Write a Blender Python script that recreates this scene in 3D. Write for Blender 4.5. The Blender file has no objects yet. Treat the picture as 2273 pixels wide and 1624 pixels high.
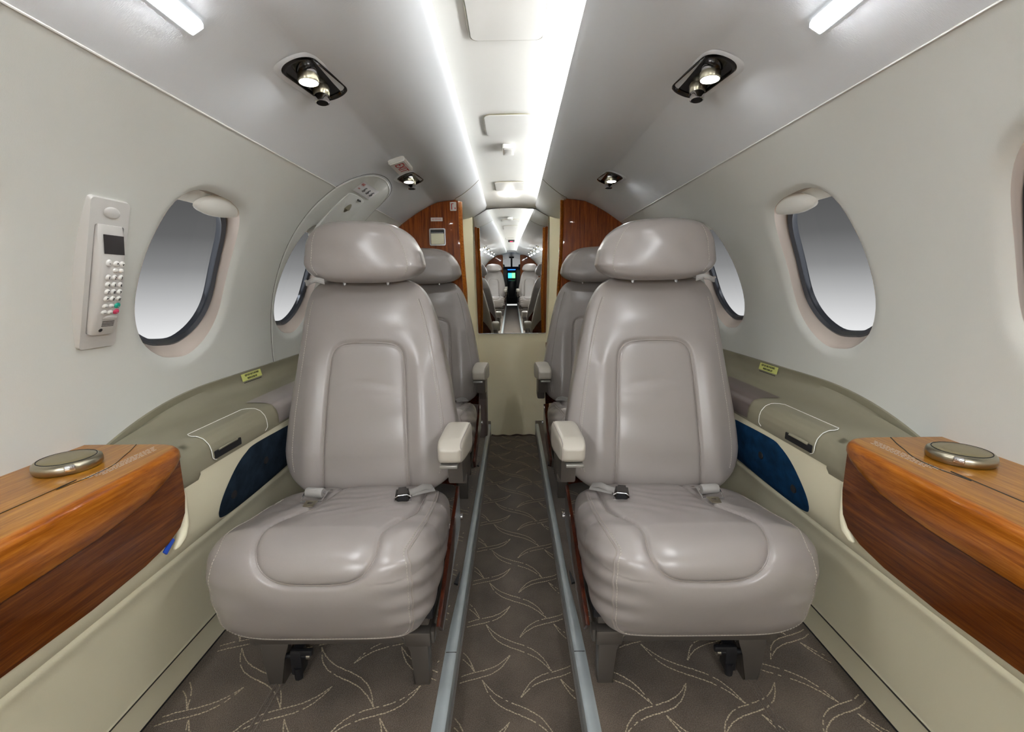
import bpy, bmesh, math, random
import numpy as np
from mathutils import Vector, Matrix
from mathutils.geometry import delaunay_2d_cdt
random.seed(7); np.random.seed(7)
sc = bpy.context.scene
COL = sc.collection
PI = math.pi

# ------------------------------------------------------------------ helpers
def tag(o, label=None, cat=None, group=None, kind=None):
    if label: o['label'] = label
    if cat: o['category'] = cat
    if group: o['group'] = group
    if kind: o['kind'] = kind
    return o

def empty(name, loc, label=None, cat=None, group=None, kind=None, rz=0):
    o = bpy.data.objects.new(name, None); COL.objects.link(o)
    o.location = loc; o.rotation_euler.z = rz; o.empty_display_size = .05
    return tag(o, label, cat, group, kind)

def mk(name, V, Fc, mat, parent=None, smooth=True, origin=None, mats=None, fmat=None):
    V = np.asarray(V, float).reshape(-1, 3)
    if parent is not None and origin is None:
        origin = (0, 0, 0) if parent.get('_local') else WORLD_OF(parent)
    if parent is None and origin is None:
        origin = ((V[:, 0].min()+V[:, 0].max())/2, (V[:, 1].min()+V[:, 1].max())/2, V[:, 2].min())
    V = V-np.array(origin)
    me = bpy.data.meshes.new(name)
    me.from_pydata(V.tolist(), [], [tuple(int(i) for i in f) for f in Fc]); me.update()
    for m in (mats or [mat]): me.materials.append(m)
    if fmat is not None:
        for p, k in zip(me.polygons, fmat): p.material_index = int(k)
    if smooth:
        for p in me.polygons: p.use_smooth = True
    o = bpy.data.objects.new(name, me); COL.objects.link(o)
    if parent is not None: o.parent = parent
    else: o.location = origin
    return o

def WORLD_OF(o):
    v = Vector(o.location)
    while o.parent is not None:
        o = o.parent; v = v+Vector(o.location)
    return tuple(v)

class G:
    """collects shapes, then links them as one mesh"""
    def __init__(s): s.V = []; s.F = []; s.M = []
    def add(s, V, F, m=0):
        b = len(s.V); s.V += [tuple(map(float, v)) for v in V]; s.F += [tuple(b+int(i) for i in f) for f in F]; s.M += [m]*len(F); return s
    def bm(s, bm, m=0):
        bm.verts.ensure_lookup_table(); bm.verts.index_update()
        s.add([v.co[:] for v in bm.verts], [[v.index for v in f.verts] for f in bm.faces], m); bm.free(); return s
    def box(s, c, d, bev=0, seg=2, mtx=None, m=0):
        bm = bmesh.new(); bmesh.ops.create_cube(bm, size=1)
        bmesh.ops.scale(bm, vec=d, verts=bm.verts)
        if bev: bmesh.ops.bevel(bm, geom=bm.edges[:], offset=bev, segments=seg, affect='EDGES', profile=.5)
        if mtx is not None: bmesh.ops.transform(bm, matrix=mtx, verts=bm.verts)
        bmesh.ops.translate(bm, vec=c, verts=bm.verts)
        return s.bm(bm, m)
    def prism(s, poly, a, b, fn, bev=0, seg=2, m=0):
        """poly in 2d, extruded from a to b, fn(u,v,w)->xyz"""
        n = len(poly)
        bm = bmesh.new()
        va = [bm.verts.new((p[0], p[1], a)) for p in poly]; vb = [bm.verts.new((p[0], p[1], b)) for p in poly]
        fa = bm.faces.new(va[::-1]); fb = bm.faces.new(vb)
        for i in range(n): bm.faces.new((va[i], va[(i+1) % n], vb[(i+1) % n], vb[i]))
        if bev:
            es = list(set(fa.edges) | set(fb.edges))
            bmesh.ops.bevel(bm, geom=es, offset=bev, segments=seg, affect='EDGES', profile=.5)
        for v in bm.verts: v.co = Vector(fn(*v.co))
        bmesh.ops.recalc_face_normals(bm, faces=bm.faces)
        return s.bm(bm, m)
    def lathe(s, prof, c, seg=32, axis=(0, 0, 1), m=0, cap=True):
        q = Vector((0, 0, 1)).rotation_difference(Vector(axis).normalized())
        V = []; F = []
        for r, z in prof:
            for k in range(seg):
                a = 2*PI*k/seg; V.append(Vector(c)+q @ Vector((r*math.cos(a), r*math.sin(a), z)))
        for i in range(len(prof)-1):
            for k in range(seg):
                k2 = (k+1) % seg; F.append((i*seg+k, i*seg+k2, (i+1)*seg+k2, (i+1)*seg+k))
        if cap:
            F.append(tuple(range(seg))[::-1]); F.append(tuple((len(prof)-1)*seg+k for k in range(seg)))
        return s.add(V, F, m)
    def tube(s, pts, r, seg=8, m=0, closed=False, flat=1.0):
        P = [Vector(p) for p in pts]; n = len(P); V = []; F = []
        up0 = None
        for i, p in enumerate(P):
            if closed: t = P[(i+1) % n]-P[i-1]
            else: t = P[min(i+1, n-1)]-P[max(i-1, 0)]
            if t.length < 1e-9: t = Vector((0, 0, 1))
            t.normalize()
            if up0 is None:
                up0 = t.orthogonal().normalized()
            u = (up0-t*up0.dot(t))
            if u.length < 1e-6: u = t.orthogonal()
            u.normalize(); up0 = u; w = t.cross(u)
            rr = r[i] if hasattr(r, '__len__') else r
            for k in range(seg):
                a = 2*PI*k/seg; V.append(p+u*rr*math.cos(a)+w*rr*flat*math.sin(a))
        for i in range(n if closed else n-1):
            j = (i+1) % n
            for k in range(seg):
                k2 = (k+1) % seg; F.append((i*seg+k, i*seg+k2, j*seg+k2, j*seg+k))
        if not closed:
            F.append(tuple(range(seg))[::-1]); F.append(tuple((n-1)*seg+k for k in range(seg)))
        return s.add(V, F, m)
    def grid(s, fn, nu, nv, m=0, closed_u=False):
        V = [fn(i/(nu if closed_u else nu-1), j/(nv-1)) for j in range(nv) for i in range(nu)]
        F = []
        for j in range(nv-1):
            for i in range(nu if closed_u else nu-1):
                i2 = (i+1) % nu
                F.append((j*nu+i, j*nu+i2, (j+1)*nu+i2, (j+1)*nu+i))
        return s.add(V, F, m)
    def build(s, name, mat, parent=None, smooth=True, origin=None):
        mats = mat if isinstance(mat, (list, tuple)) else [mat]
        o = mk(name, s.V, s.F, None, parent, smooth, origin, mats=mats, fmat=s.M)
        if smooth: autosmooth(o)
        return o

def autosmooth(o, ang=40):
    me = o.data
    bm = bmesh.new(); bm.from_mesh(me)
    lim = math.radians(ang)
    for e in bm.edges:
        if len(e.link_faces) == 2:
            try: e.smooth = e.calc_face_angle() < lim
            except Exception: pass
    bm.to_mesh(me); bm.free()

def rrect(w, h, r, n=6, cx=0, cy=0):
    P = []
    for sx, sy, a0 in ((1, 1, 0), (-1, 1, 90), (-1, -1, 180), (1, -1, 270)):
        for k in range(n+1):
            a = math.radians(a0+90*k/n)
            P.append((cx+sx*(w/2-r)+r*math.cos(a), cy+sy*(h/2-r)+r*math.sin(a)))
    return P

def spline(pts, n=8, closed=False):
    P = [np.array(p, float) for p in pts]; N = len(P); out = []
    rng = range(N) if closed else range(N-1)
    for i in rng:
        p1, p2 = P[i], P[(i+1) % N]
        p0 = P[i-1] if (closed or i > 0) else 2*p1-p2
        p3 = P[(i+2) % N] if (closed or i < N-2) else 2*p2-p1
        for k in range(n):
            t = k/n
            out.append(.5*(2*p1+(p2-p0)*t+(2*p0-5*p1+4*p2-p3)*t*t+(3*p1-p0-3*p2+p3)*t**3))
    if not closed: out.append(P[-1])
    return [tuple(float(c) for c in q) for q in out]

def dense(poly, step, closed=False):
    out = []; N = len(poly)
    for i in range(N if closed else N-1):
        a = np.array(poly[i], float); b = np.array(poly[(i+1) % N], float)
        m = max(1, int(np.linalg.norm(b-a)/step))
        for k in range(m): out.append(tuple(a+(b-a)*k/m))
    if not closed: out.append(tuple(poly[-1]))
    return out

def text(name, s, size, mat, parent, M, extr=.0002, origin=None, sx=1.0):
    cu = bpy.data.curves.new('txt', 'FONT'); cu.body = s; cu.size = size; cu.extrude = extr
    cu.align_x = 'CENTER'; cu.align_y = 'CENTER'; cu.resolution_u = 2
    t = bpy.data.objects.new('txt', cu); COL.objects.link(t)
    dg = bpy.context.evaluated_depsgraph_get()
    me = bpy.data.meshes.new_from_object(t.evaluated_get(dg))
    bpy.data.objects.remove(t)
    me.transform(Matrix.Diagonal((sx, 1, 1, 1))); me.transform(M)
    V = [v.co[:] for v in me.vertices]; F = [tuple(p.vertices) for p in me.polygons]
    if not V: return None
    return mk(name, V, F, mat, parent, smooth=False)

def frame(o, x, y):
    """matrix with origin o, x and y directions"""
    x = Vector(x).normalized(); y = Vector(y); y = (y-x*y.dot(x)).normalized(); z = x.cross(y)
    M = Matrix((x, y, z)).transposed().to_4x4(); M.translation = Vector(o); return M

# ------------------------------------------------------------------ materials
def srgb(r, g, b):
    f = lambda c: (c/255/12.92) if c/255 <= .04045 else ((c/255+.055)/1.055)**2.4
    return (f(r), f(g), f(b), 1)

def mat(name, col, rough=.5, metal=0, bump=None, coat=0, spec=.5, emit=None, sheen=0, var=None, coatr=.05):
    m = bpy.data.materials.new(name); m.use_nodes = True
    nt = m.node_tree; N = nt.nodes; L = nt.links; b = N['Principled BSDF']
    b.inputs['Base Color'].default_value = col
    b.inputs['Roughness'].default_value = rough; b.inputs['Metallic'].default_value = metal
    b.inputs['Coat Weight'].default_value = coat; b.inputs['Coat Roughness'].default_value = coatr
    b.inputs['Specular IOR Level'].default_value = spec
    if sheen: b.inputs['Sheen Weight'].default_value = sheen
    if emit:
        b.inputs['Emission Color'].default_value = emit[0]; b.inputs['Emission Strength'].default_value = emit[1]
    tc = N.new('ShaderNodeTexCoord')
    if var:   # (scale, amount) : gentle mottling of the colour
        n = N.new('ShaderNodeTexNoise'); n.inputs['Scale'].default_value = var[0]; n.inputs['Detail'].default_value = 4
        r = N.new('ShaderNodeMapRange'); r.inputs[3].default_value = 1-var[1]; r.inputs[4].default_value = 1+var[1]
        r.inputs[1].default_value = .3; r.inputs[2].default_value = .7
        mx = N.new('ShaderNodeVectorMath'); mx.operation = 'SCALE'; mx.inputs[0].default_value = col[:3]
        L.new(tc.outputs['Object'], n.inputs['Vector']); L.new(n.outputs[0], r.inputs[0]); L.new(r.outputs[0], mx.inputs['Scale'])
        L.new(mx.outputs[0], b.inputs['Base Color'])
    if bump:  # list of (scale, strength, distance, stretch)
        prev = None
        for sc_, st, di, sx in bump:
            n = N.new('ShaderNodeTexNoise'); n.inputs['Scale'].default_value = sc_; n.inputs['Detail'].default_value = 3
            mp = N.new('ShaderNodeMapping'); mp.inputs['Scale'].default_value = sx
            bp = N.new('ShaderNodeBump'); bp.inputs['Strength'].default_value = st; bp.inputs['Distance'].default_value = di
            L.new(tc.outputs['Object'], mp.inputs[0]); L.new(mp.outputs[0], n.inputs['Vector']); L.new(n.outputs[0], bp.inputs['Height'])
            if prev: L.new(prev.outputs[0], bp.inputs['Normal'])
            prev = bp
        L.new(prev.outputs[0], b.inputs['Normal'])
    return m

def wood(name, stretch, cols, scale=1.0):
    m = bpy.data.materials.new(name); m.use_nodes = True
    nt = m.node_tree; N = nt.nodes; L = nt.links; b = N['Principled BSDF']
    tc = N.new('ShaderNodeTexCoord'); mp = N.new('ShaderNodeMapping'); mp.inputs['Scale'].default_value = stretch
    L.new(tc.outputs['Object'], mp.inputs[0])
    n1 = N.new('ShaderNodeTexNoise'); n1.inputs['Scale'].default_value = 9*scale; n1.inputs['Detail'].default_value = 6; n1.inputs['Roughness'].default_value = .6
    n2 = N.new('ShaderNodeTexNoise'); n2.inputs['Scale'].default_value = 60*scale; n2.inputs['Detail'].default_value = 4
    n1.inputs['Distortion'].default_value = .4
    L.new(mp.outputs[0], n1.inputs['Vector']); L.new(mp.outputs[0], n2.inputs['Vector'])
    ad = N.new('ShaderNodeMath'); ad.operation = 'MULTIPLY_ADD'; ad.inputs[1].default_value = .315
    L.new(n2.outputs[0], ad.inputs[0]); L.new(n1.outputs[0], ad.inputs[2])
    cr = N.new('ShaderNodeValToRGB'); e = cr.color_ramp.elements
    e[0].position = .48; e[0].color = cols[0]; e[1].position = .86; e[1].color = cols[2]
    k = e.new(.66); k.color = cols[1]
    L.new(ad.outputs[0], cr.inputs[0]); L.new(cr.outputs[0], b.inputs['Base Color'])
    b.inputs['Roughness'].default_value = .35; b.inputs['Coat Weight'].default_value = .55; b.inputs['Coat Roughness'].default_value = .03
    b.inputs['Specular IOR Level'].default_value = .15
    return m

M = {}
lin_b = [(900, .25, .0006, (1, 1, 1)), (6, .08, .01, (1, .4, 1))]
M['liner'] = mat('liner_fabric', srgb(216, 217, 211), .72, bump=[(260, .22, .0008, (1, 6, 1)), (5, .1, .012, (1, 1, 1))], spec=.3)
M['ceil'] = mat('headliner_fabric', srgb(228, 231, 234), .6, bump=[(180, .3, .0008, (1, 9, 1))], spec=.35)
M['panel'] = mat('ceiling_panel_paint', srgb(226, 225, 220), .5, bump=[(300, .1, .0006, (1, 1, 1))], spec=.4)
M['cream'] = mat('cream_leatherette', srgb(240, 234, 206), .48, bump=[(420, .2, .0006, (1, 1, 1))], spec=.4)
M['creamdoor'] = mat('cream_door_vinyl', srgb(250, 244, 214), .5, bump=[(420, .2, .0006, (1, 1, 1))], spec=.4)
M['taupe'] = mat('taupe_plastic', srgb(138, 133, 113), .42, bump=[(500, .15, .0004, (1, 1, 1))], spec=.4)
M['leather'] = mat('grey_leather', srgb(149, 142, 138), .31, coat=.32, coatr=.22, bump=[(520, .16, .0005, (1, 1, 1)), (28, .12, .004, (1, 1, 1))], spec=.5, var=(5, .03))
M['leatherpad'] = mat('light_grey_leather', srgb(176, 170, 158), .32, bump=[(520, .16, .0005, (1, 1, 1))], spec=.5)
M['thread'] = mat('pale_thread', srgb(178, 170, 160), .7)
M['pipe'] = mat('leather_piping', srgb(150, 142, 136), .35)
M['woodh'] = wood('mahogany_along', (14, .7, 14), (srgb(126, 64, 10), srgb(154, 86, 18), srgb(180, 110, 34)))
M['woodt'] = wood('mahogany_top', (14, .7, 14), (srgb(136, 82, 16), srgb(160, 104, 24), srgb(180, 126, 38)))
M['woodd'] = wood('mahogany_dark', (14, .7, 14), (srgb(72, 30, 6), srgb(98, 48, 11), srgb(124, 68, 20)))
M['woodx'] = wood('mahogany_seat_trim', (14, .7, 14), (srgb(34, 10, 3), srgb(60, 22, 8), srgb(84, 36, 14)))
M['woodv'] = wood('mahogany_upright', (16, 16, .7), (srgb(96, 42, 12), srgb(132, 64, 22), srgb(156, 84, 32)))
M['chrome'] = mat('polished_chrome', (.75, .75, .77, 1), .12, 1)
M['brushed'] = mat('brushed_nickel', srgb(176, 170, 150), .28, 1)
M['bezel'] = mat('black_chrome', (.05, .048, .045, 1), .15, 1)
M['metal'] = mat('grey_painted_metal', srgb(104, 98, 92), .3, .55)
M['rail'] = mat('grey_rail_enamel', srgb(164, 172, 174), .3, .1, var=(20, .06))
M['dark'] = mat('black_plastic', (.012, .012, .014, 1), .4)
M['black'] = mat('matt_black', (.004, .004, .005, 1), .8)
M['suede'] = mat('navy_suede', srgb(30, 42, 54), .95, spec=.1, var=(28, .4), bump=[(60, .3, .002, (1, 1, 1))])
M['suede2'] = mat('blue_suede', srgb(16, 52, 84), .95, spec=.1, var=(28, .35), bump=[(60, .3, .002, (1, 1, 1))])
M['white'] = mat('white_plastic', srgb(226, 225, 220), .4)
M['phone'] = mat('pale_grey_plastic', srgb(206, 204, 200), .38)
M['reveal'] = mat('window_reveal_vinyl', srgb(226, 212, 200), .22, spec=.6)
M['gasket'] = mat('window_gasket', srgb(84, 88, 96), .18, .5)
M['shade'] = mat('window_shade', srgb(240, 240, 234), .4)
M['red'] = mat('red_ink', srgb(190, 30, 30), .5)
M['ink'] = mat('black_ink', srgb(30, 30, 30), .5)
M['wink'] = mat('white_ink', srgb(205, 205, 205), .5)
M['gink'] = mat('grey_ink', srgb(120, 120, 120), .5)
M['yel'] = mat('yellow_label', srgb(218, 222, 130), .5)
M['green'] = mat('green_key', srgb(20, 170, 145), .4)
M['redk'] = mat('red_key', srgb(200, 60, 95), .4)
M['screen'] = mat('phone_screen', (.012, .01, .012, 1), .08, coat=1)
M['mirror'] = mat('mirror_glass', (.86, .87, .86, 1), .0, 1)
M['lamp'] = mat('lamp_glow', (1, 1, 1, 1), .5, emit=((.95, .97, 1, 1), 36))
M['bar'] = mat('light_bar_glow', (1, 1, 1, 1), .5, emit=((.95, .97, 1, 1), 30))
M['barfill'] = mat('fill_bar_glow', (1, 1, 1, 1), .5, emit=((.97, .98, 1, 1), 150))  # boosted glow for bars added behind the camera as fill light
M['barside'] = mat('light_bar_diffuser', srgb(205, 212, 216), .3, emit=((.9, .95, 1, 1), .35))
M['cove'] = mat('cove_glow', (1, 1, 1, 1), .5, emit=((.98, .99, 1, 1), 25))
M['cove2'] = mat('cove_glow_dim', (1, 1, 1, 1), .5, emit=((.95, .98, 1, 1), .5))
M['dome'] = mat('dome_glow', (1, 1, 1, 1), .5, emit=((1, .98, .93, 1), 26))
M['strap'] = mat('grey_webbing', srgb(150, 147, 143), .5, bump=[(700, .3, .0005, (1, 1, 1))])
M['pvc'] = mat('plastic_strap', srgb(190, 192, 192), .25)
M['bluetape'] = mat('blue_film', srgb(30, 80, 190), .4)
M['greenscr'] = mat('display_green', srgb(20, 60, 40), .3, emit=(srgb(90, 210, 110), 1.2))
M['cyanscr'] = mat('display_cyan', srgb(20, 60, 80), .3, emit=(srgb(50, 150, 190), 1.0))
M['bluescr'] = mat('display_blue', srgb(10, 30, 90), .3, emit=(srgb(30, 90, 230), 1.5))
M['redled'] = mat('red_indicator', srgb(90, 20, 40), .3, emit=(srgb(220, 30, 70), 1.2))
M['pod'] = mat('mauve_grey_vinyl', srgb(106, 94, 90), .35)
M['grime'] = mat('dark_seal', srgb(46, 42, 34), .7)

def carpet_mat(name, cols):
    m = bpy.data.materials.new(name); m.use_nodes = True
    nt = m.node_tree; N = nt.nodes; L = nt.links; b = N['Principled BSDF']
    tc = N.new('ShaderNodeTexCoord')
    n1 = N.new('ShaderNodeTexNoise'); n1.inputs['Scale'].default_value = 420; n1.inputs['Detail'].default_value = 2
    n2 = N.new('ShaderNodeTexNoise'); n2.inputs['Scale'].default_value = 9; n2.inputs['Detail'].default_value = 3
    L.new(tc.outputs['Object'], n1.inputs['Vector']); L.new(tc.outputs['Object'], n2.inputs['Vector'])
    a = N.new('ShaderNodeMath'); a.operation = 'MULTIPLY_ADD'; a.inputs[1].default_value = .6
    L.new(n1.outputs[0], a.inputs[0])
    h = N.new('ShaderNodeMath'); h.operation = 'MULTIPLY'; h.inputs[1].default_value = .4; L.new(n2.outputs[0], h.inputs[0]); L.new(h.outputs[0], a.inputs[2])
    cr = N.new('ShaderNodeValToRGB'); e = cr.color_ramp.elements
    e[0].position = .32; e[0].color = cols[0]; e[1].position = .68; e[1].color = cols[1]
    L.new(a.outputs[0], cr.inputs[0]); L.new(cr.outputs[0], b.inputs['Base Color'])
    b.inputs['Roughness'].default_value = 1; b.inputs['Specular IOR Level'].default_value = .1; b.inputs['Sheen Weight'].default_value = .25
    bp = N.new('ShaderNodeBump'); bp.inputs['Strength'].default_value = .7; bp.inputs['Distance'].default_value = .003
    L.new(n1.outputs[0], bp.inputs['Height']); L.new(bp.outputs[0], b.inputs['Normal'])
    return m
M['carpet'] = carpet_mat('taupe_carpet', (srgb(62, 54, 45), srgb(112, 99, 86)))
M['tuft'] = mat('pale_carpet_tuft', srgb(172, 158, 134), .95)

def glass_mat():
    m = bpy.data.materials.new('window_pane'); m.use_nodes = True
    nt = m.node_tree; N = nt.nodes; L = nt.links
    N.remove(N['Principled BSDF'])
    t = N.new('ShaderNodeBsdfTransparent'); t.inputs[0].default_value = (.94, .95, .96, 1)
    g = N.new('ShaderNodeBsdfGlossy'); g.inputs['Roughness'].default_value = .02
    x = N.new('ShaderNodeMixShader'); x.inputs[0].default_value = .012; L.new(t.outputs[0], x.inputs[1]); L.new(g.outputs[0], x.inputs[2])
    L.new(x.outputs[0], N['Material Output'].inputs[0])
    return m
M['pane'] = glass_mat()

# ------------------------------------------------------------------ cabin section (right half, X>0)
ZC, RW = .66, .8115
TH_SEAM = math.atan2(1.283-ZC, .52)
Y0, YB, YD = -6.0, 2.24, 2.89      # front bulkhead, aft bulkheads, lavatory door
def wall_pt(th, off=0, y=0, sx=1):      # off >0 goes outward
    return (sx*(RW+off)*math.cos(th), y, ZC+(RW+off)*math.sin(th))
def wall_z(z, off=0, y=0, sx=1):
    return wall_pt(math.asin((z-ZC)/RW), off, y, sx)
def lipx(y): return .1255+.0082*max(-1.0, min(y, 2.9))
CEILP = [(.1345, 1.4545), (.1385, 1.4515), (.152, 1.441), (.19, 1.419), (.23, 1.401), (.27, 1.3895), (.305, 1.3855), (.335, 1.3815), (.352, 1.3785), (.362, 1.3745), (.40, 1.3575), (.46, 1.3235), (.52, 1.283)]
CEILS = [tuple(p) for p in CEILP[:2]]+spline(CEILP[1:9], 5)[1:]+spline(CEILP[9:], 4)
def ceil_z(x):
    for a, b in zip(CEILS[2:], CEILS[3:]):
        if a[0] <= x <= b[0]: return a[1]+(b[1]-a[1])*(x-a[0])/(b[0]-a[0])
    return CEILS[-1][1]
def ceil_n(x):
    s = (ceil_z(x+.012)-ceil_z(x-.012))/.024
    return Vector((s, 0, -1)).normalized()     # pointing into the cabin (right half)

def side_name(sx): return 'right' if sx > 0 else 'left'

# side ceiling coves (one continuous moulding per side) - part of the ceiling structure
ceil_root = empty('ceiling', (0, 0, 1.38), kind='structure')
for sx in (-1, 1):
    g = G()
    ys = [Y0+(YD-Y0)*k/60 for k in range(61)]
    prof = CEILS
    def cf(u, v, prof=prof, sx=sx):
        y = Y0+(YD-Y0)*v; k = u*(len(prof)-1); i = min(int(round(k)), len(prof)-1)
        x, z = prof[i]
        w = max(0, min(1, (.27-x)/.12)); x = x+(lipx(y)-.1385)*w
        if y > 2.3 and x > .5: pass
        return (sx*x, y, z)
    # cavity floor, seen only from inside the light trough
    g.grid(cf, len(prof), 90)
    g.grid(lambda u, v, sx=sx: (sx*(lipx(Y0+(YD-Y0)*v)-.0035+u*(.216-lipx(Y0+(YD-Y0)*v))), Y0+(YD-Y0)*v, 1.4545-.006*min(1, u*6)), 8, 40)
    o = g.build('side_cove', M['ceil'], ceil_root)
# centre panel above the coves
def cpz(x, y):
    z = 1.503-.5*x*x
    t = max(0, min(1, (y-2.62)/.25)); t = t*t*(3-2*t)
    return z*(1-t)+(1.452-.25*x*x)*t
g = G()
g.grid(lambda u, v: (-.212+.424*u, Y0+(YD-Y0)*v, cpz(-.212+.424*u, Y0+(YD-Y0)*v)), 31, 140)
g.build('centre_panel', M['panel'], ceil_root)

# LED strips hidden in the light troughs
for sx, mm, lab in ((1, 'cove', 'long LED strip in the right ceiling trough, lit bright warm white'),
               (-1, 'cove2', 'long LED strip in the left ceiling trough, dimly lit')):
    r = empty('light_strip', (sx*.2, 0, 1.447), lab, 'light strip')
    g = G(); g.box((sx*.2075, -1.6, 1.466), (.009, 8.7, .036), .001)
    g.build('strip_base', M['white'], r)
    g = G(); g.grid(lambda u, v, sx=sx: (sx*.2022, -5.9+8.55*v, 1.4535+.014*u), 2, 24)
    g.build('diffuser', M[mm], r)

# ------------------------------------------------------------------ windows + walls
WSHAPE = [(1.158, 1.158), (1.125, 1.171), (1.082, 1.178), (.998, 1.179), (.957, 1.151), (.947, 1.082), (.950, 1.009), (.963, .934), (.995, .874), (1.045, .838), (1.090, .827), (1.142, .828), (1.195, .858), (1.228, .905), (1.234, .965), (1.213, 1.07), (1.190, 1.125)]
WSHAPE = [(y-1.09, z-1.0) for y, z in WSHAPE]
WS = spline(WSHAPE, 4, closed=True)
def wins(sx): return [(1.09 if sx > 0 else 1.055)-.55*k for k in (0, 1, -1, 2, 3, 4, 5, 6, 7, 8, 9, 10)]
def th_of(z): return math.asin(max(-1, min(1, (z-ZC)/RW)))
def hole(sx, yc, k=1.0, dz=0):
    return [(yc+y*k, RW*th_of(1.0+z*k+dz)) for y, z in WS]

def poly_dist(P, poly):
    """unsigned distance + inside flag for points to a closed polygon"""
    P = np.asarray(P); A = np.asarray(poly); B = np.roll(A, -1, 0)
    d = np.full(len(P), 1e9); ins = np.zeros(len(P), bool)
    for a, b in zip(A, B):
        ab = b-a; t = np.clip(((P-a) @ ab)/(ab @ ab+1e-18), 0, 1)
        d = np.minimum(d, np.hypot(*(P-a-t[:, None]*ab).T))
        c = ((a[1] > P[:, 1]) != (b[1] > P[:, 1]))
        with np.errstate(divide='ignore', invalid='ignore'):
            xx = (b[0]-a[0])*(P[:, 1]-a[1])/(b[1]-a[1])+a[0]
        ins ^= c & (P[:, 0] < xx)
    return d, ins

def line_dist(P, poly):
    P = np.asarray(P); A = np.asarray(poly[:-1]); B = np.asarray(poly[1:]); d = np.full(len(P), 1e9)
    for a, b in zip(A, B):
        ab = b-a; t = np.clip(((P-a) @ ab)/(ab @ ab+1e-18), 0, 1)
        d = np.minimum(d, np.hypot(*(P-a-t[:, None]*ab).T))
    return d

# emergency hatch outline on the left wall, (y, z) on the liner
HATCH = [(1.508, .735), (1.479, .843), (1.437, .975), (1.403, 1.121), (1.40, 1.215), (1.425, 1.283), (1.455, 1.312), (1.51, 1.334), (1.60, 1.343), (1.70, 1.338), (1.765, 1.325), (1.80, 1.30), (1.815, 1.26), (1.82, 1.15), (1.85, 1.0), (1.88, .85), (1.87, .735)]
HATCHS = spline(HATCH, 5)
# recess flap in the hatch
FLAP = [(1.50, 1.16), (1.497, 1.22), (1.507, 1.275), (1.525, 1.287), (1.64, 1.287), (1.662, 1.272), (1.672, 1.23), (1.68, 1.16)]

# ---- build each side wall
def wallcurve(s, w, y, sx):
    """s: arc position, w: outward offset; above the seam it follows the sloped ceiling"""
    th = s/RW
    return (sx*(RW+w)*math.cos(th), y, ZC+(RW+w)*math.sin(th))

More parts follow.
